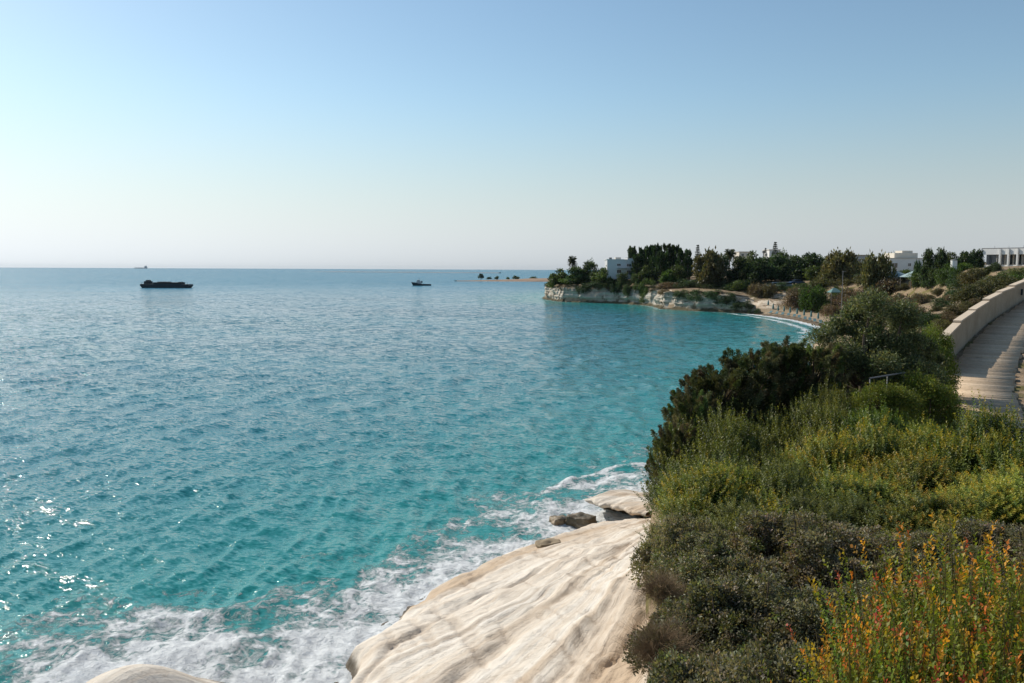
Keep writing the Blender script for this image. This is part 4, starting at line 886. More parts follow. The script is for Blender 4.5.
b, w, h, u = house_at(853, 869, 255.5, 268, 330, "long_house", "low pale building with a band of dark windows far behind the trees", "building")
MB().box((0, 5, h * 0.5 - 1), (w, 10, h + 2)).obj("wall", simple_mat("bluish_render", (0.38, 0.40, 0.42), 0.8, 0.1, 0.4), b)
MB().box((0, 5, h + 0.15), (w + 1, 11, 0.3)).obj("roof", M_roofdeck, b)
for k in range(4): window(b, -w * 0.36 + k * w * 0.24, -0.03, h * 0.62, w * 0.17, 1.1)
b, w, h, u = house_at(769, 780, 250, 262, 330, "small_villa", "small white villa showing above the trees near the spire shaped pine")
MB().box((0, 4, h * 0.5 - 1), (w, 8, h + 2)).obj("wall", M_white, b); MB().box((0, 4, h + 0.12), (w + 0.5, 8.5, 0.24)).obj("roof", M_cream, b); window(b, -w * 0.2, -0.03, h * 0.7, 0.9, 1.0); window(b, w * 0.22, -0.03, h * 0.7, 0.9, 1.0)
MB().box((-w * 0.75, 4, h * 0.85), (0.9, 0.9, 0.9)).tube([(-w * 0.75, 4, -1), (-w * 0.75, 4, h * 0.85)], 0.2, 6).obj("water_tank", M_grey, b)
b, w, h, u = house_at(739, 751, 252, 262, 340, "cream_house", "low cream house half hidden behind the tree tops right of the palm")
MB().box((0, 4, h * 0.5 - 1), (w, 8, h + 2)).obj("wall", M_cream, b); MB().box((0, 4, h + 0.1), (w + 0.4, 8.4, 0.2)).obj("roof", M_roofdeck, b); window(b, -w * 0.22, -0.03, h * 0.72, 1.0, 0.8); window(b, w * 0.2, -0.03, h * 0.72, 1.0, 0.8)
# hotel block at the right edge: white frame bays with set back glass, its long face turned towards the sun
RZ_H = math.radians(-58); A_ = at_y(980.5, 268.5, 178); eH = np.array([math.cos(RZ_H), math.sin(RZ_H)])
def s_at(px):
    d = ray(px, 262)[:2]; return float((A_[1] * d[0] - A_[0] * d[1]) / (eH[0] * d[1] - eH[1] * d[0]))
b = empty("hotel_block", tuple(A_), "long white modern hotel block with framed bays at the right edge", "building", rz=RZ_H); h = at_y(980.5, 249, 178)[2] - A_[2]
w = s_at(1078)
MB().box((w / 2, 6.2, h * 0.5 - 0.6), (w - 0.6, 8, h + 1.0)).obj("wall", M_cream, b)
MB().box((w / 2, 5.6, h + 0.09), (w + 0.4, 10.4, 0.2)).obj("roof_slab", M_grey, b)
for (p0, p1) in [(981, 999), (1000.6, 1007.3), (1009.2, 1016.2), (1018.4, 1030), (1032, 1045), (1047, 1060), (1062, 1077)]:
    xa, xb = s_at(p0), s_at(p1); xm = (xa + xb) / 2; ww = xb - xa
    f = MB().box((xm, 0.15, h - 0.65), (ww, 0.3, 1.25)).obj("bay_panel", M_white, b, bevel=0.02)
    MB().box((xm, 0.15, 0.35), (ww, 0.3, 0.85)).obj("parapet_panel", M_white, b, bevel=0.02)
    MB().box((xm, 2.1, h * 0.48), (ww - 0.1, 0.08, h * 0.56)).obj("pane", M_glass, f)
    MB().box((xa + ww * 0.62, 1.96, h * 0.48), (0.09, 0.1, h * 0.56)).obj("mullion", M_white, f)
for p in (980.6, 999.8, 1008.2, 1017.3, 1031, 1046, 1061, 1077.5): MB().box((s_at(p), 0.0, h * 0.5 - 0.3), (0.34, 0.55, h + 0.55)).obj("pillar", M_white, b)
MB().box((w / 2, 1.2, -0.35), (w, 2.2, 0.3)).obj("terrace_slab", M_cream, b)
for k in range(7): MB().tube([(1.5 + k * 3, 2.5, h), (1.5 + k * 3, 2.5, h + 0.7)], 0.03, 5).obj("roof_post", M_grey, b)

p = np.array([at_y(953.5, 270, 165)[0], 165, 0]); p[2] = at_y(953.5, 267, 165)[2]
tk = empty("water_tower", tuple(p), "small white cylindrical water tank between the dark trees on the right", "water tank")
MB().tube([(0, 0, -2), (0, 0, 1.35)], 0.62, 14).obj("tank", M_white, tk); MB().tube([(0, 0, 1.352), (0, 0, 1.5), (0, 0, 1.56)], [0.68, 0.6, 0.1], 14).obj("lid", M_grey, tk)
p = on_ground(868.5, 272, 100); gp = empty("gate_pillar", (at_y(868, 270, 200)[0], 200, gz(at_y(868, 270, 200)[0], 200)), "pale square pillar standing beside the olive yellow tree", "pillar"); hgt = at_y(868, 261, 200)[2] - gp.location[2]
MB().box((0, 0, hgt / 2 - 0.2), (0.75, 0.75, hgt + 0.4)).obj("shaft", M_cream, gp); MB().box((0, 0, hgt + 0.08), (1.0, 1.0, 0.16)).obj("cap", M_white, gp)
X = at_y(842.5, 285, 175)[0]; zg = gz(X, 175); zt = at_y(842.5, 271.5, 175)[2]
lp = empty("lamp_post", (X, 175, zg), "slim pale lamp post among the scrub above the beach", "lamp post")
MB().tube([(0, 0, -0.3), (0, 0, zt - zg)], [0.11, 0.07], 8).obj("pole", M_grey, lp); MB().box((0.3, 0, zt - zg + 0.03), (0.75, 0.22, 0.10)).obj("lamp_head", M_grey, lp, bevel=0.02)

def y_where_high(px, py, h, y0, y1):
    Ys = np.arange(y0, y1, 1.0); Q = np.array([at_y(px, py, y) for y in Ys]); z, _ = land_z(Q[:, :2]); return float(Ys[np.argmin(np.abs(Q[:, 2] - z - h))])
# --- canvas canopies on posts
def canopy(px0, px1, pyeave, pytop, Y, mat, label, group=None):
    Y = y_where_high((px0 + px1) / 2, pyeave, 2.2, Y[0], Y[1])
    A = at_y(px0, pyeave, Y); B = at_y(px1, pyeave, Y); T = at_y((px0 + px1) / 2, pytop, Y); xm = (A[0] + B[0]) / 2; w = B[0] - A[0]; g = gz(xm, Y)
    c = empty("shade_canopy", (xm, Y, g), label, "canopy", group); ze = max(A[2] - g, 2.0); zt = max(T[2] - g, ze + 0.5); d = min(w, 5.0) / 2
    V = [(-w / 2, -d, ze), (w / 2, -d, ze), (w / 2, d, ze), (-w / 2, d, ze), (-w * 0.12, 0, zt), (w * 0.12, 0, zt)]
    V += [(x, y, z - 0.12) for x, y, z in V]
    F = [(0, 1, 5, 4), (1, 2, 5), (2, 3, 4, 5), (3, 0, 4), (7, 6, 10, 11), (8, 7, 11), (9, 8, 11, 10), (6, 9, 10), (0, 6, 7, 1), (1, 7, 8, 2), (2, 8, 9, 3), (3, 9, 6, 0)]
    MB().add(V, F).obj("canvas_roof", mat, c)
    for sx_ in (-1, 1):
        for sy_ in (-1, 1): MB().tube([(sx_ * (w / 2 - 0.15), sy_ * (d - 0.15), -0.3), (sx_ * (w / 2 - 0.15), sy_ * (d - 0.15), ze - 0.05)], 0.05, 6).obj("post", M_grey, c)
canopy(884, 906, 276.5, 271, (150, 200), M_palec, "pale teal canvas canopy left of the bright green bush in front of the white house")
canopy(905, 928, 276.5, 270.5, (150, 200), M_palec, "pale teal canvas canopy with low eaves under the small round dark tree")
canopy(829, 840, 292, 288, (158, 205), M_teal, "small teal canopy among the bushes right above the beach")

# --- parked cars under the trees
def make_car(loc, rz, label, paint):
    c = empty("parked_car", loc, label, "car", "cars parked under the trees above the bay", rz)
    MB().prism([(-2.15, 0.35), (-2.2, 0.8), (-1.5, 0.95), (1.35, 1.0), (2.1, 0.85), (2.15, 0.35)], -0.85, 0.85).obj("body", paint, c, bevel=0.06)
    MB().prism([(-1.35, 0.96), (-0.75, 1.45), (0.95, 1.48), (1.6, 0.99)], -0.74, 0.74).obj("cabin", M_glass, c, bevel=0.05)
    MB().box((0.1, 0, 1.49), (1.6, 1.42, 0.06)).obj("roof", paint, c, bevel=0.02)
    for sx_ in (-1.35, 1.35):
        for sy_ in (-0.82, 0.82):
            V, F = tube_geo([(sx_, sy_ - 0.1, 0.33), (sx_, sy_ + 0.1, 0.33)], 0.33, 14); MB().add(V, F + [tuple(range(14))[::-1], tuple(range(14, 28))]).obj("wheel", M_dark, c)
M_blue = simple_mat("pale_blue_paint", (0.18, 0.30, 0.46), 0.3, 0.03, 1, 0.5); M_silver = simple_mat("silver_paint", (0.30, 0.36, 0.42), 0.3, 0.03, 1, 0.5); M_navy = simple_mat("dark_blue_paint", (0.03, 0.06, 0.12), 0.3, 0.03, 1, 0.5)
for (px, Y, pt, lb) in ((775, 238, M_blue, "pale blue car, leftmost of those parked in the shade above the bay"), (786, 236, M_silver, "silver blue car in the middle of those parked above the bay"), (797, 237, M_navy, "dark blue car, rightmost of those parked in the shade above the bay")):
    x = at_y(px, 281, Y)[0]; make_car((x, Y, gz(x, Y)), 0.15, lb, pt)

# --- beach furniture
def make_parasol(loc, label):
    c = empty("folded_parasol", loc, label, "parasol", "folded parasols along the beach")
    MB().tube([(0, 0, -0.2), (0, 0, 2.35)], 0.03, 6).obj("pole", M_grey, c)
    MB().tube([(0, 0, 0.85), (0, 0, 1.0), (0, 0, 1.5), (0, 0, 2.1), (0, 0, 2.3)], [0.20, 0.26, 0.24, 0.13, 0.03], 8).obj("folded_canopy", M_teal, c); return c
def make_bed(loc, rz, label):
    c = empty("sun_bed", loc, label, "sun bed", "sun beds along the beach", rz)
    MB().box((0, 0.25, 0.34), (0.66, 1.3, 0.09)).obj("mattress", M_teal2, c, bevel=0.02)
    MB().add([(-0.33, -0.4, 0.34), (0.33, -0.4, 0.34), (0.33, -0.95, 0.80), (-0.33, -0.95, 0.80), (-0.33, -0.36, 0.42), (0.33, -0.36, 0.42), (0.33, -0.90, 0.88), (-0.33, -0.90, 0.88)], [(3, 2, 1, 0), (4, 5, 6, 7), (0, 1, 5, 4), (1, 2, 6, 5), (2, 3, 7, 6), (3, 0, 4, 7)]).obj("backrest", M_teal2, c)
    for sx_ in (-0.28, 0.28):
        for sy_ in (-0.6, 0.8): MB().tube([(sx_, sy_, -0.1), (sx_, sy_, 0.3)], 0.025, 5).obj("leg", M_grey, c)
    return c
par0 = bed0 = None
LBP = "folded teal parasol standing in the row along the foot of the beach slope"
for k, (px, py) in enumerate(((768, 311.5), (773, 312), (778, 312.6), (784, 313.2), (790, 314.2), (797, 315.4), (804, 316.8), (811, 318.2), (818, 320))):
    p = at_z(px, py, 0.75); loc = (p[0], p[1], gz(p[0], p[1]))
    if par0 is None: par0 = make_parasol(loc, LBP)
    else: copy_thing(par0, loc, 0.4 * k, (1, 1, 1), LBP, "folded parasols along the beach")
LBB = "teal sun bed in the row on the sand below the scrub slope"
for k, (px, py) in enumerate(((770, 312.8), (776, 313.5), (782, 314.2), (788, 315), (794, 316), (799, 317), (805, 318.4), (810, 319.4), (815, 320.6), (821, 322), (826, 323.6))):
    p = at_z(px, py, 0.6); loc = (p[0], p[1], gz(p[0], p[1]))
    if bed0 is None: bed0 = make_bed(loc, 2.4, LBB)
    else: copy_thing(bed0, loc, 2.4 + 0.06 * k, (1, 1, 1), LBB, "sun beds along the beach")

# ------------------------------------------------------------------ planting
USED = {}
def kind_dims(kind):
    parts, _, _ = PROTO[kind]; me = parts[0][1]; v = np.empty(len(me.vertices) * 3, np.float32); me.vertices.foreach_get("co", v); v = v.reshape(-1, 3)
    return np.percentile(v[:, 0], 99) - np.percentile(v[:, 0], 1), np.percentile(v[:, 2], 99.5)
DIM = {k: kind_dims(k) for k in PROTO}
_prng = np.random.default_rng(77)
def plant(kind, loc, sc, label, group=None, rz=None):
    rz = _prng.uniform(0, 6.28) if rz is None else rz
    if kind in USED: return copy_thing(USED[kind], loc, rz, sc, label, group)
    USED[kind] = place(kind, *loc, sc, rz, label, group); return USED[kind]
def near(kind, px, Y, sc, label, group=None, dz=0.0, sz=None, rz=None):
    x = (px - 512) / FPX * Y * 1.03; s = (sc, sc, sz or sc); return plant(kind, (x, Y, gz(x, Y) + dz), s, label, group, rz)
_cy = np.array(CANOPY, float)
def thick(kind, px, Y, sc, label, group=None, top=0.0):
    """shrub of the thicket: its height follows the canopy of the thicket there"""
    px = max(px, 650 + _prng.uniform(-14, 12) + 0.78 * DIM[kind][0] * sc / 2 / Y * FPX); x = (px - 512) / FPX * Y * 1.03; g_ = gz(x, Y); zt = at_y(px, np.interp(Y, _cy[:, 0], _cy[:, 1]), Y)[2] + top
    w, h = DIM[kind]; sz = float(np.clip((zt - g_) / h, 0.7 * sc, 2.0 * sc)); return plant(kind, (x, Y, g_ - 0.05), (sc, sc, sz), label, group)
def tree_to(kind, px, Y, pyt, wpx, label, group=None, dz=-0.2, rz=None):
    x = (px - 512) / FPX * Y * 1.03; g_ = gz(x, Y) + dz; w, h = DIM[kind]; s = wpx * Y / FPX / w
    return plant(kind, (x, Y, g_), (s, s, (at_y(px, pyt, Y)[2] - g_) / h), label, group, rz)
def far(kind, px, pyb, wpx, pyt, label, group=None, Y=None):
    """base and top rows in the picture at true distance Y (or where the line of sight meets the ground)"""
    if Y is None: p = on_ground(px, pyb, 36 if px > 885 else 60)
    else: x = at_y(px, pyb, Y)[0]; p = np.array([x, Y, gz(x, Y)])
    w, h = DIM[kind]; H = max(at_y(px, pyt, p[1])[2] - p[2], 0.4); s = wpx * p[1] / FPX / w
    return plant(kind, (p[0], p[1], p[2] - 0.08), (s, s, H / h), label, group)

# --- foreground thicket
g = "orange tipped shrubs in the bottom right corner"
for kd, px, Y, pyt, wpx, lb in (("or1", 940, 3.5, 628, 235, "orange tipped shrub, leftmost of its group at the bottom edge"), ("or2", 968, 4.4, 562, 240, "orange tipped shrub with the tallest pointed shoots near the right edge"),
                             ("or1", 1062, 4.6, 566, 260, "orange tipped shrub cut by the right edge of the view"), ("or2", 1035, 3.6, 612, 300, "orange tipped shrub in the very bottom right corner"), ("or1", 965, 3.3, 650, 260, "low orange tipped shrub at the bottom edge between its taller neighbours")):
    tree_to(kd, px, Y, pyt, wpx, lb, g, -0.1)
for px_, Y_, pyt_, sc_, lb in ((662, 6.6, 612, 0.40, "leafless twiggy brown shrub at the cliff edge beside the white rock"), (662, 8.8, 566, 0.36, "small dry twiggy shrub behind the bigger leafless one at the cliff edge")):
    q = at_y(px_, pyt_, Y_); plant("tw1", (q[0], Y_, q[2] - 0.95 * sc_), (sc_, sc_, sc_), lb)
g = "dense grey green shrubs in front of the yellow green thicket"
for i, (px, Y, s, lb) in enumerate(((705, 5.6, 0.95, "dense grey green shrub at the bottom edge beside the leafless twigs"), (785, 5.2, 0.9, "dense grey green shrub at the bottom edge left of the orange tips"), (700, 7.3, 1.0, "dense grey green shrub right behind the leafless twigs"),
                                    (765, 7.4, 1.1, "dense grey green shrub in the middle of the lower thicket"), (835, 7.4, 1.1, "dense grey green shrub just above the leftmost orange tips"), (905, 7.4, 1.1, "dense grey green shrub behind the orange shrub with tall shoots"),
                                    (985, 7.4, 1.15, "dense grey green shrub behind the orange shrub near the right edge"), (1075, 6.8, 1.15, "dense grey green shrub cut by the right edge"), (725, 10.0, 1.15, "dense grey green shrub at the left end of its back row"),
                                    (795, 9.9, 1.2, "dense grey green shrub second from the left in its back row"), (865, 9.8, 1.2, "dense grey green shrub in the middle of its back row"), (940, 9.7, 1.2, "dense grey green shrub right of the middle in its back row"),
                                    (1020, 9.7, 1.25, "dense grey green shrub at the right end of its back row"), (690, 11.0, 0.9, "dense grey green shrub low on the cliff edge below the brownish green thicket"))):
    thick(("gr1", "gr2", "gr3")[i % 3], px, Y, s, lb, g, _prng.uniform(-0.28, 0.06))
g = "yellow green upright shrubs of the thicket beside the path"
for i, (kd, px, Y, s, lb) in enumerate((
    ("og1", 682, 12.0, 1.0, "dull green upright shrub overhanging the white rock, lowest on the cliff edge"), ("yg1", 725, 13.2, 1.1, "yellow green shrub near the cliff edge below the dark junipers"),
    ("og1", 790, 12.2, 1.05, "dull green upright shrub just behind the grey green shrubs, left of centre"), ("og1", 860, 12.0, 1.05, "dull green upright shrub behind the middle of the grey green shrubs"),
    ("yg2", 935, 12.0, 1.05, "yellow green shrub in the front row, right of centre"), ("yg1", 1010, 11.9, 1.1, "yellow green shrub in the front row at the right edge"), ("yg2", 1085, 12, 1.2, "yellow green shrub beyond the right edge in the front row"),
    ("og1", 676, 15.0, 1.15, "dull green upright shrub hanging over the cliff edge under the leftmost juniper"), ("yg1", 745, 14.6, 1.15, "yellow green shrub in the middle row under the junipers"), ("og1", 805, 14.2, 1.15, "dull green shadowed shrub in the middle row"),
    ("yg2", 868, 13.8, 1.2, "yellow green shrub in the middle of the thicket"), ("yg1", 935, 13.6, 1.2, "yellow green shrub right of the middle of the thicket"), ("yg2", 1005, 13.4, 1.2, "yellow green shrub in the middle row at the right edge"),
    ("og1", 705, 18.2, 1.2, "dull green upright shrub at the foot of the leftmost juniper"), ("og1", 770, 17.6, 1.25, "dull green shrub at the foot of the middle junipers"), ("yg1", 828, 17.2, 1.3, "yellow green shrub in the back row under the olive tree"),
    ("yg2", 882, 17.0, 1.3, "yellow green shrub in the back row right of the olive tree trunk"), ("yg1", 938, 16.6, 1.3, "yellow green shrub in the back row beside the path"), ("yg2", 985, 16.0, 1.25, "yellow green shrub at the path edge, last in the back row"),
    ("yg1", 1045, 14.8, 1.3, "yellow green shrub against the path at the right edge"), ("og1", 735, 20.8, 1.25, "dull green shrub between the juniper stems"), ("og1", 800, 20.6, 1.25, "dull green shrub behind the back row below the olive tree"), ("bg1", 862, 20.4, 1.2, "brighter green shrub in front of the olive tree"), ("bg1", 905, 20.6, 1.05, "brighter green shrub below the handrail"))):
    thick(kd, px, Y, s * 0.94, lb, g if kd[0] == "y" else "dull green upright shrubs of the thicket", (0.05 if kd[0] == "y" else -0.30) + _prng.uniform(-0.45, 0.35) + (0.32 if Y > 15.5 else 0.0))
g = "dark junipers on the cliff edge"
for kd, px, Y, pyt, wpx, lb in (("jun2", 690, 21.5, 392, 75, "dark juniper leaning over the cliff edge, leftmost of its row"), ("jun1", 716, 23.0, 368, 95, "broad dark juniper second from the left in its row"), ("jun1", 748, 24.5, 352, 95, "dark juniper in the middle of its row"),
                         ("jun3", 776, 25.2, 342, 62, "slender dark juniper rising highest in its row"), ("jun2", 806, 25.8, 345, 84, "dark juniper touching the olive tree, rightmost of its row"), ("jun2", 676, 18.6, 425, 62, "low dark juniper hanging down over the white rock")):
    tree_to(kd, px, Y, pyt, wpx, lb, g, -0.3)
tree_to("olv", 858, 26.5, 297, 128, "big airy olive green tree in the middle of the cliff top thicket", rz=0.6)
tree_to("olv", 890, 28.5, 310, 84, "smaller olive green tree against the right side of the big airy one", rz=3.1)
tree_to("lite", 924, 30.0, 329, 50, "bright sunlit bush between the olive tree and the boundary wall")
tree_to("lite", 916, 24.5, 376, 62, "low bright bush beside the path in front of the sunlit one")

tree_to("lite", 880, 22.6, 384, 66, "bright green bush in front of the handrail, below the olive tree")
tree_to("og1", 815, 22.4, 388, 66, "dull green shrub in the dip between the junipers and the olive tree")

# --- hillside between the wall and the bay
gs = "scrub bushes on the slope behind the boundary wall"
for kd, px, py, wpx, pyt, lb in (
    ("sn", 911, 324, 30, 302, "large round brown bush on the bare earth right of the olive tree"), ("sd", 929, 328, 26, 311, "dark round bush right below the large brown one"), ("sn2", 893, 316, 34, 294, "brown bush behind the top of the olive tree"),
    ("sd2", 943, 307, 22, 297, "dark brown bush on the bare earth slope"), ("sn", 920, 304, 26, 293, "brown bush on the bare earth, left of the dark one"), ("sd", 957, 299, 24, 288, "dark low bush just under the round bush on the slope"),
    ("sd", 959, 289, 21, 271.5, "round dark olive bush standing alone on the slope"), ("sn2", 863, 304, 40, 288, "wide dry brown bush on the slope above the beach"), ("sn", 889, 294, 36, 278, "wide greyish dry bush below the canvas canopies"),
    ("sm2", 843, 300, 30, 288, "green bush right of the beach end"), ("sn", 836, 306, 22, 296, "dry bush at the edge above the beach end"), ("so", 872, 285, 34, 273, "dark olive bush left of the pale canopies"), ("sd2", 868, 282, 26, 272, "dark shrub under the olive yellow tree"),
    ("sb", 905, 280, 18, 269.5, "bright green bush in front of the pale canopies"), ("sb2", 930, 281, 34, 270, "bright green bush below the dark tree on the right"), ("sm", 946, 285, 22, 273, "green bush left of the round dark olive bush"), ("sd2", 931, 288, 20, 279, "dark low shrub at the upper end of the bare earth"),
    ("sb", 959, 272, 22, 262.5, "bright green bush between the water tank and the round bush"), ("so", 977, 283, 28, 268, "olive bush left of the hotel terrace"), ("so2", 997, 288, 36, 275, "olive green bush on the slope below the hotel"), ("so", 972, 303, 30, 284, "olive bush on the slope right beside the wall top"),
    ("so2", 955, 316, 24, 304, "dry olive bush close to the wall on its seaward side"), ("so", 986, 295, 30, 281, "olive bush rising behind the middle of the wall"), ("sb2", 1012, 283, 40, 272, "bright green bush behind the far end of the wall"), ("sm2", 1020, 277, 30, 267, "green bush in front of the hotel at the right edge"),
    ("so2", 940, 332, 22, 318, "dry olive bush at the near end of the wall"), ("sn2", 950, 324, 18, 313, "small dry bush near the wall"), ("sm", 985, 276, 22, 266, "green bush at the left corner of the hotel"), ("sd", 995, 271, 12, 262, "small dark bush right in front of a hotel bay")):
    far(kd, px, py, wpx, pyt, lb, gs)
gb = "bushes on the chalk slope above the beach"
for kd, px, py, wpx, pyt, lb in (
    ("so2", 770, 297, 18, 284, "olive bush at the top left of the chalk slope above the beach"), ("sn", 797, 306, 26, 288, "brownish bush in the middle of the chalk slope above the beach"), ("sb", 812, 311, 26, 286, "big bright green bush on the slope above the beach"),
    ("sm", 824, 312, 16, 294, "green bush at the right side of the slope above the beach"), ("sm2", 800, 294, 24, 283, "green bush on the rim above the chalk slope"), ("sd2", 783, 292, 20, 282, "dark bush on the rim left of the green one"), ("so", 826, 287, 34, 269, "wide olive bush on the rim above the bay"),
    ("sn2", 832, 316, 18, 304, "dry bush at the foot of the slope, right end of the beach"), ("so", 848, 284, 26, 271, "olive bush beside the lamp post"), ("sm2", 838, 296, 14, 286, "small green bush below the teal canopy"), ("sd", 818, 289, 18, 281, "dark bush left of the teal canopy")):
    far(kd, px, py, wpx, pyt, lb, gb)

for i_, (px, py, wpx, hp) in enumerate(((905, 318, 12, 7), (918, 327, 14, 8), (926, 334, 14, 8), (935, 322, 16, 9), (948, 318, 12, 8), (935, 312, 12, 7), (950, 302, 14, 8), (966, 309, 14, 8), (963, 294, 12, 7), (940, 295, 14, 7), (912, 309, 12, 7), (928, 300, 12, 6), (975, 306, 14, 8), (905, 290, 14, 7), (915, 286, 12, 6), (885, 300, 16, 8), (900, 299, 12, 6), (933, 340, 16, 10), (922, 318, 10, 6), (944, 328, 12, 9), (990, 300, 12, 7), (1003, 293, 14, 8))):
    far(("sn", "so", "sn2", "so2")[i_ % 4], px, py, wpx, py - hp, "small dry tussock on the bare earth slope behind the boundary wall", "dry tussocks behind the boundary wall")
far("sb2", 951, 281, 26, 264, "bright green bush hiding the foot of the white water tank", gs)

# --- trees along the skyline
gt = "trees on the plateau behind the bay"
for kd, px, pyb, wpx, pyt, Y, lb in (
    ("fo1", 707, 283, 26, 251, 252, "tall olive brown tree right of the tapering pine"), ("fd1", 720, 283, 22, 254.5, 256, "dark tree left of the palm"), ("pal", 729, 276, 12, 249, 268, "palm with a shaggy crown rising above the dark trees"),
    ("fd2", 741, 282, 26, 257, 252, "dark broad tree right of the palm"), ("fm1", 752, 276, 24, 252.5, 300, "green tree on the higher ground behind the dark belt"), ("fd1", 757, 283, 26, 259, 248, "dark tree in the belt behind the parked cars, left end"), ("fd2", 775, 283, 30, 256, 250, "dark tree in the belt right above the pale blue car"),
    ("nor", 774.5, 268, 9, 242, 300, "spire shaped pine rising highest on the skyline"), ("nor", 765, 268, 5, 248, 310, "small thin pine beside the spire shaped one"), ("fm2", 783, 276, 18, 252, 290, "green tree right of the spire shaped pine"), ("fd1", 793, 283, 30, 257, 248, "dark tree in the belt above the silver blue car"),
    ("fd2", 811, 283, 32, 254, 245, "dark tree with a rounded top right of the belt middle"), ("fm2", 823, 280, 28, 258, 240, "mid green tree at the right end of the dark belt"), ("fo1", 838, 277, 26, 251, 225, "olive coloured tree with a domed top above the lamp post"), ("fm1", 848, 276, 18, 257, 232, "green tree right of the domed olive tree"),
    ("fo1", 879, 277, 24, 254.5, 195, "olive yellow tree beside the pale pillar"), ("fd1", 918, 275, 10, 261, 180, "small round dark tree in front of the white house"), ("fd2", 929, 270, 18, 250, 172, "dark tree, left half of the pair right of the white house"), ("fd1", 939, 270, 18, 249.5, 170, "dark tree, right half of the pair right of the white house"),
    ("fd2", 964, 268, 18, 252, 168, "dark tree right of the water tank"), ("fd1", 974, 268, 18, 250, 172, "dark reddish tree next to the hotel's left end"), ("fm1", 952, 266, 26, 253, 260, "distant green tree behind the water tank"), ("fo1", 862, 272, 20, 262, 240, "low olive tree in front of the long building"), ("fd1", 830, 282, 22, 264, 232, "dark low tree under the domed olive tree"),
    ("fm2", 1010, 268, 24, 256, 230, "green tree behind the hotel"), ("fd1", 802, 276, 30, 256, 262, "dark tree at the back of the belt"), ("fd2", 764, 278, 24, 258, 262, "dark tree behind the belt below the small thin pine"), ("fo1", 892, 262, 8, 253, 260, "small tree top behind the white house")):
    far(kd, px, pyb, wpx, pyt, lb, gt, Y)
gp_ = "dark pines behind the villa"
for kd, px, pyb, wpx, pyt, Y, lb in (
    ("fp1", 631.5, 277, 12, 246.5, 296, "dark pine rising right behind the villa"), ("fp2", 642, 278, 12, 247.5, 292, "dark pine second from the villa"), ("fp1", 649, 278, 14, 245.5, 290, "dark pine third from the villa"), ("fp3", 657, 279, 16, 244.5, 286, "broad dark pine in the middle of the grove"),
    ("fp1", 668, 279, 16, 244, 282, "tallest dark pine right of the grove middle"), ("fp2", 676, 280, 13, 245.5, 280, "narrow dark pine near the right end of the grove"), ("fp3", 683, 281, 16, 249, 276, "dark pine with a lower top near the grove end"), ("fp2", 688, 281, 9, 250, 272, "thin dark pine at the right end of the grove"), ("nor", 697, 279, 9, 245, 268, "tapering pine standing apart right of the dark grove"),
    ("fp3", 662, 280, 18, 251, 276, "dark pine in front of the grove middle"), ("fp3", 638, 279, 16, 255, 284, "shorter dark pine just right of the villa")):
    far(kd, px, pyb, wpx, pyt, lb, gp_, Y)
gh = "trees and bushes on the headland"
for kd, px, pyb, wpx, pyt, Y, lb in (
    ("pal", 572.5, 276, 9, 256, 305, "round headed palm at the left end of the headland"), ("fm2", 588.5, 279, 20, 261.5, 300, "spreading green tree right of the round headed palm"), ("fd2", 577, 280, 24, 267, 300, "dark leafy tree below the round headed palm"), ("fm1", 560, 282, 22, 269.5, 312, "green tree near the headland tip"),
    ("fm2", 604, 281, 24, 267, 290, "green tree left of the villa front"), ("fd1", 596, 281, 18, 271, 296, "dark bushy tree left of the villa"), ("sm", 622, 281, 18, 272.5, 283, "green bush in front of the villa"), ("fm1", 646, 281, 18, 266, 278, "lighter green tree in front of the pines"), ("fm2", 675, 283, 22, 266, 264, "lighter green tree in front of the grove end"),
    ("fb1", 668, 283, 14, 270, 262, "fresh green tree in front of the tallest pine"), ("sm2", 636, 283, 16, 274, 278, "green bush between the villa and the pines"), ("sb", 576, 285, 36, 278, 304, "light green hedge along the headland rim"), ("sb2", 557, 288, 20, 279, 315, "light green bush right on the headland tip"), ("sm", 597, 285, 26, 277.5, 296, "green bush on the rim below the villa's left tree"),
    ("sd", 610, 287, 30, 279, 289, "dark bush on the rim below the villa"), ("sd2", 632, 289, 24, 280, 283, "dark bush on the rim right of the villa"), ("sm2", 648, 288, 20, 279, 272, "green bush on the rim below the pines"), ("sd", 690, 287, 30, 279, 256, "dark bush on the rim below the grove end"), ("sd2", 714, 288, 34, 279, 250, "dark bush on the rim under the tall olive brown tree"), ("sm", 737, 289, 30, 280, 242, "green bush on the rim near the bay head"),
    ("sn", 670, 288, 26, 282, 258, "dry brown bush on top of the brown cliff"), ("sn2", 757, 291, 20, 283, 236, "dry bush at the top of the chalk slope")):
    far(kd, px, pyb, wpx, pyt, lb, gh, Y)
_cpx = (lambda d: IMW / 2 + FPX * (d @ _r) / (d @ _f))(Vc[20] - EYE)
def hang(kind, px, row, wpx, hpx, label):
    k = int(np.argmin(np.abs(_cpx[4:560] - px))) + 4; p = Vc[row, k] - 0.10 * (Vc[33, k] - Vc[24, k]) * np.array([1, 1, 0]); w, h = DIM[kind]; Y = p[1]
    return plant(kind, (p[0], p[1], p[2] - 0.5 * hpx * Y / FPX), (wpx * Y / FPX / w, wpx * Y / FPX / w, hpx * Y / FPX / h), label, "shrubs hanging on the headland cliff")
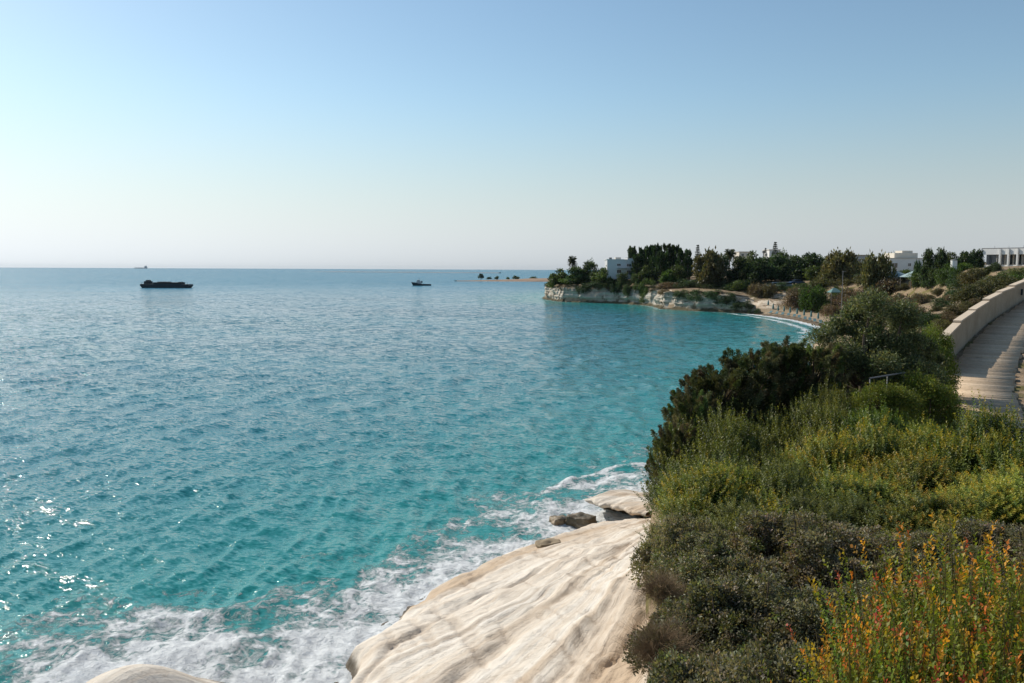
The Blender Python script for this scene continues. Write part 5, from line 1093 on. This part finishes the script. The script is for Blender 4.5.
for kd, px, row, w_, h_, lb in (("sm", 551, 25, 14, 8, "green shrub hanging at the very tip of the headland cliff"), ("sd", 560, 23, 16, 10, "dark shrub hanging on the cliff next to the tip"), ("sm2", 571, 26, 22, 9, "green shrub draped over the cliff top below the light hedge"), ("sd2", 584, 23, 18, 11, "dark shrub reaching low down the cliff below the headland trees"),
    ("sd", 596, 26, 20, 7, "low dark shrub draped over the cliff top left of the villa"), ("sm", 609, 26, 18, 7, "green shrub draped over the cliff top below the villa's left side"), ("sd2", 619, 22, 16, 14, "dark shrub hanging in the cliff below the villa"), ("sd", 629, 21, 14, 15, "dark shrub filling the cliff notch right below the villa"), ("sm2", 641, 25, 16, 9, "green shrub above the brown cliff nose"),
    ("sn", 662, 26, 18, 6, "dry brown shrub draped over the top of the brown cliff"), ("sd", 681, 25, 22, 9, "dark shrub on the upper cliff below the grove end"), ("sd2", 697, 22, 22, 13, "dark shrub low on the shaded cliff under the tapering pine"), ("sd", 712, 24, 24, 10, "dark shrub on the upper shaded cliff under the olive brown tree"), ("sd2", 728, 22, 24, 13, "dark shrub low on the shaded cliff under the palm"), ("sd", 742, 24, 22, 10, "dark shrub on the upper shaded cliff near the chalk slope"), ("sd2", 755, 22, 16, 10, "dark shrub where the shaded cliff meets the chalk slope")):
    hang(kd, px, row + 1, w_ * 0.85, h_ * 0.72, lb)
gf = "tiny trees on the far spit"
for px, w_, pyt, lb in ((481, 3, 272.5, "lone upright tree on the far spit"), (489, 8, 276, "low dark bushes left of the far spit's middle"), (497, 6, 275, "dark bush in the middle of the far spit"), (508, 5, 276, "small bush right of the far spit's middle"), (516, 9, 274.5, "round green bush on the right part of the far spit"), (533, 12, 275.5, "wide bush near the headland on the far spit")):
    Y = at_z(500, 281, 0)[1] + 40; x = at_y(px, 280, Y)[0]; w, h = DIM["sm"]; zt = at_y(px, pyt + 0.6, Y)[2]; s = 0.75 * w_ * Y / FPX / w
    plant("sm" if px != 481 else "fp1", (x, Y, 1.6), (s if px != 481 else 9, s if px != 481 else 9, (zt - 1.6) / h * 0.85), lb, gf)
for k_, (parts, _, _) in PROTO.items():
    if k_ not in USED:
        for _, me in parts: bpy.data.meshes.remove(me)

# ------------------------------------------------------------------ sea haze
hz = NT("haze_air"); hz.t.nodes.remove(hz.b); vol = hz.n("VolumePrincipled", {"Density": 0.00002, "Color": (0.78, 0.88, 0.97, 1), "Anisotropy": 0.0}); hz.t.links.new(vol.outputs[0], hz.out.inputs["Volume"])
MB().box((0, 7200, 23), (34000, 15200, 54)).obj("haze", hz.m, kind="stuff")
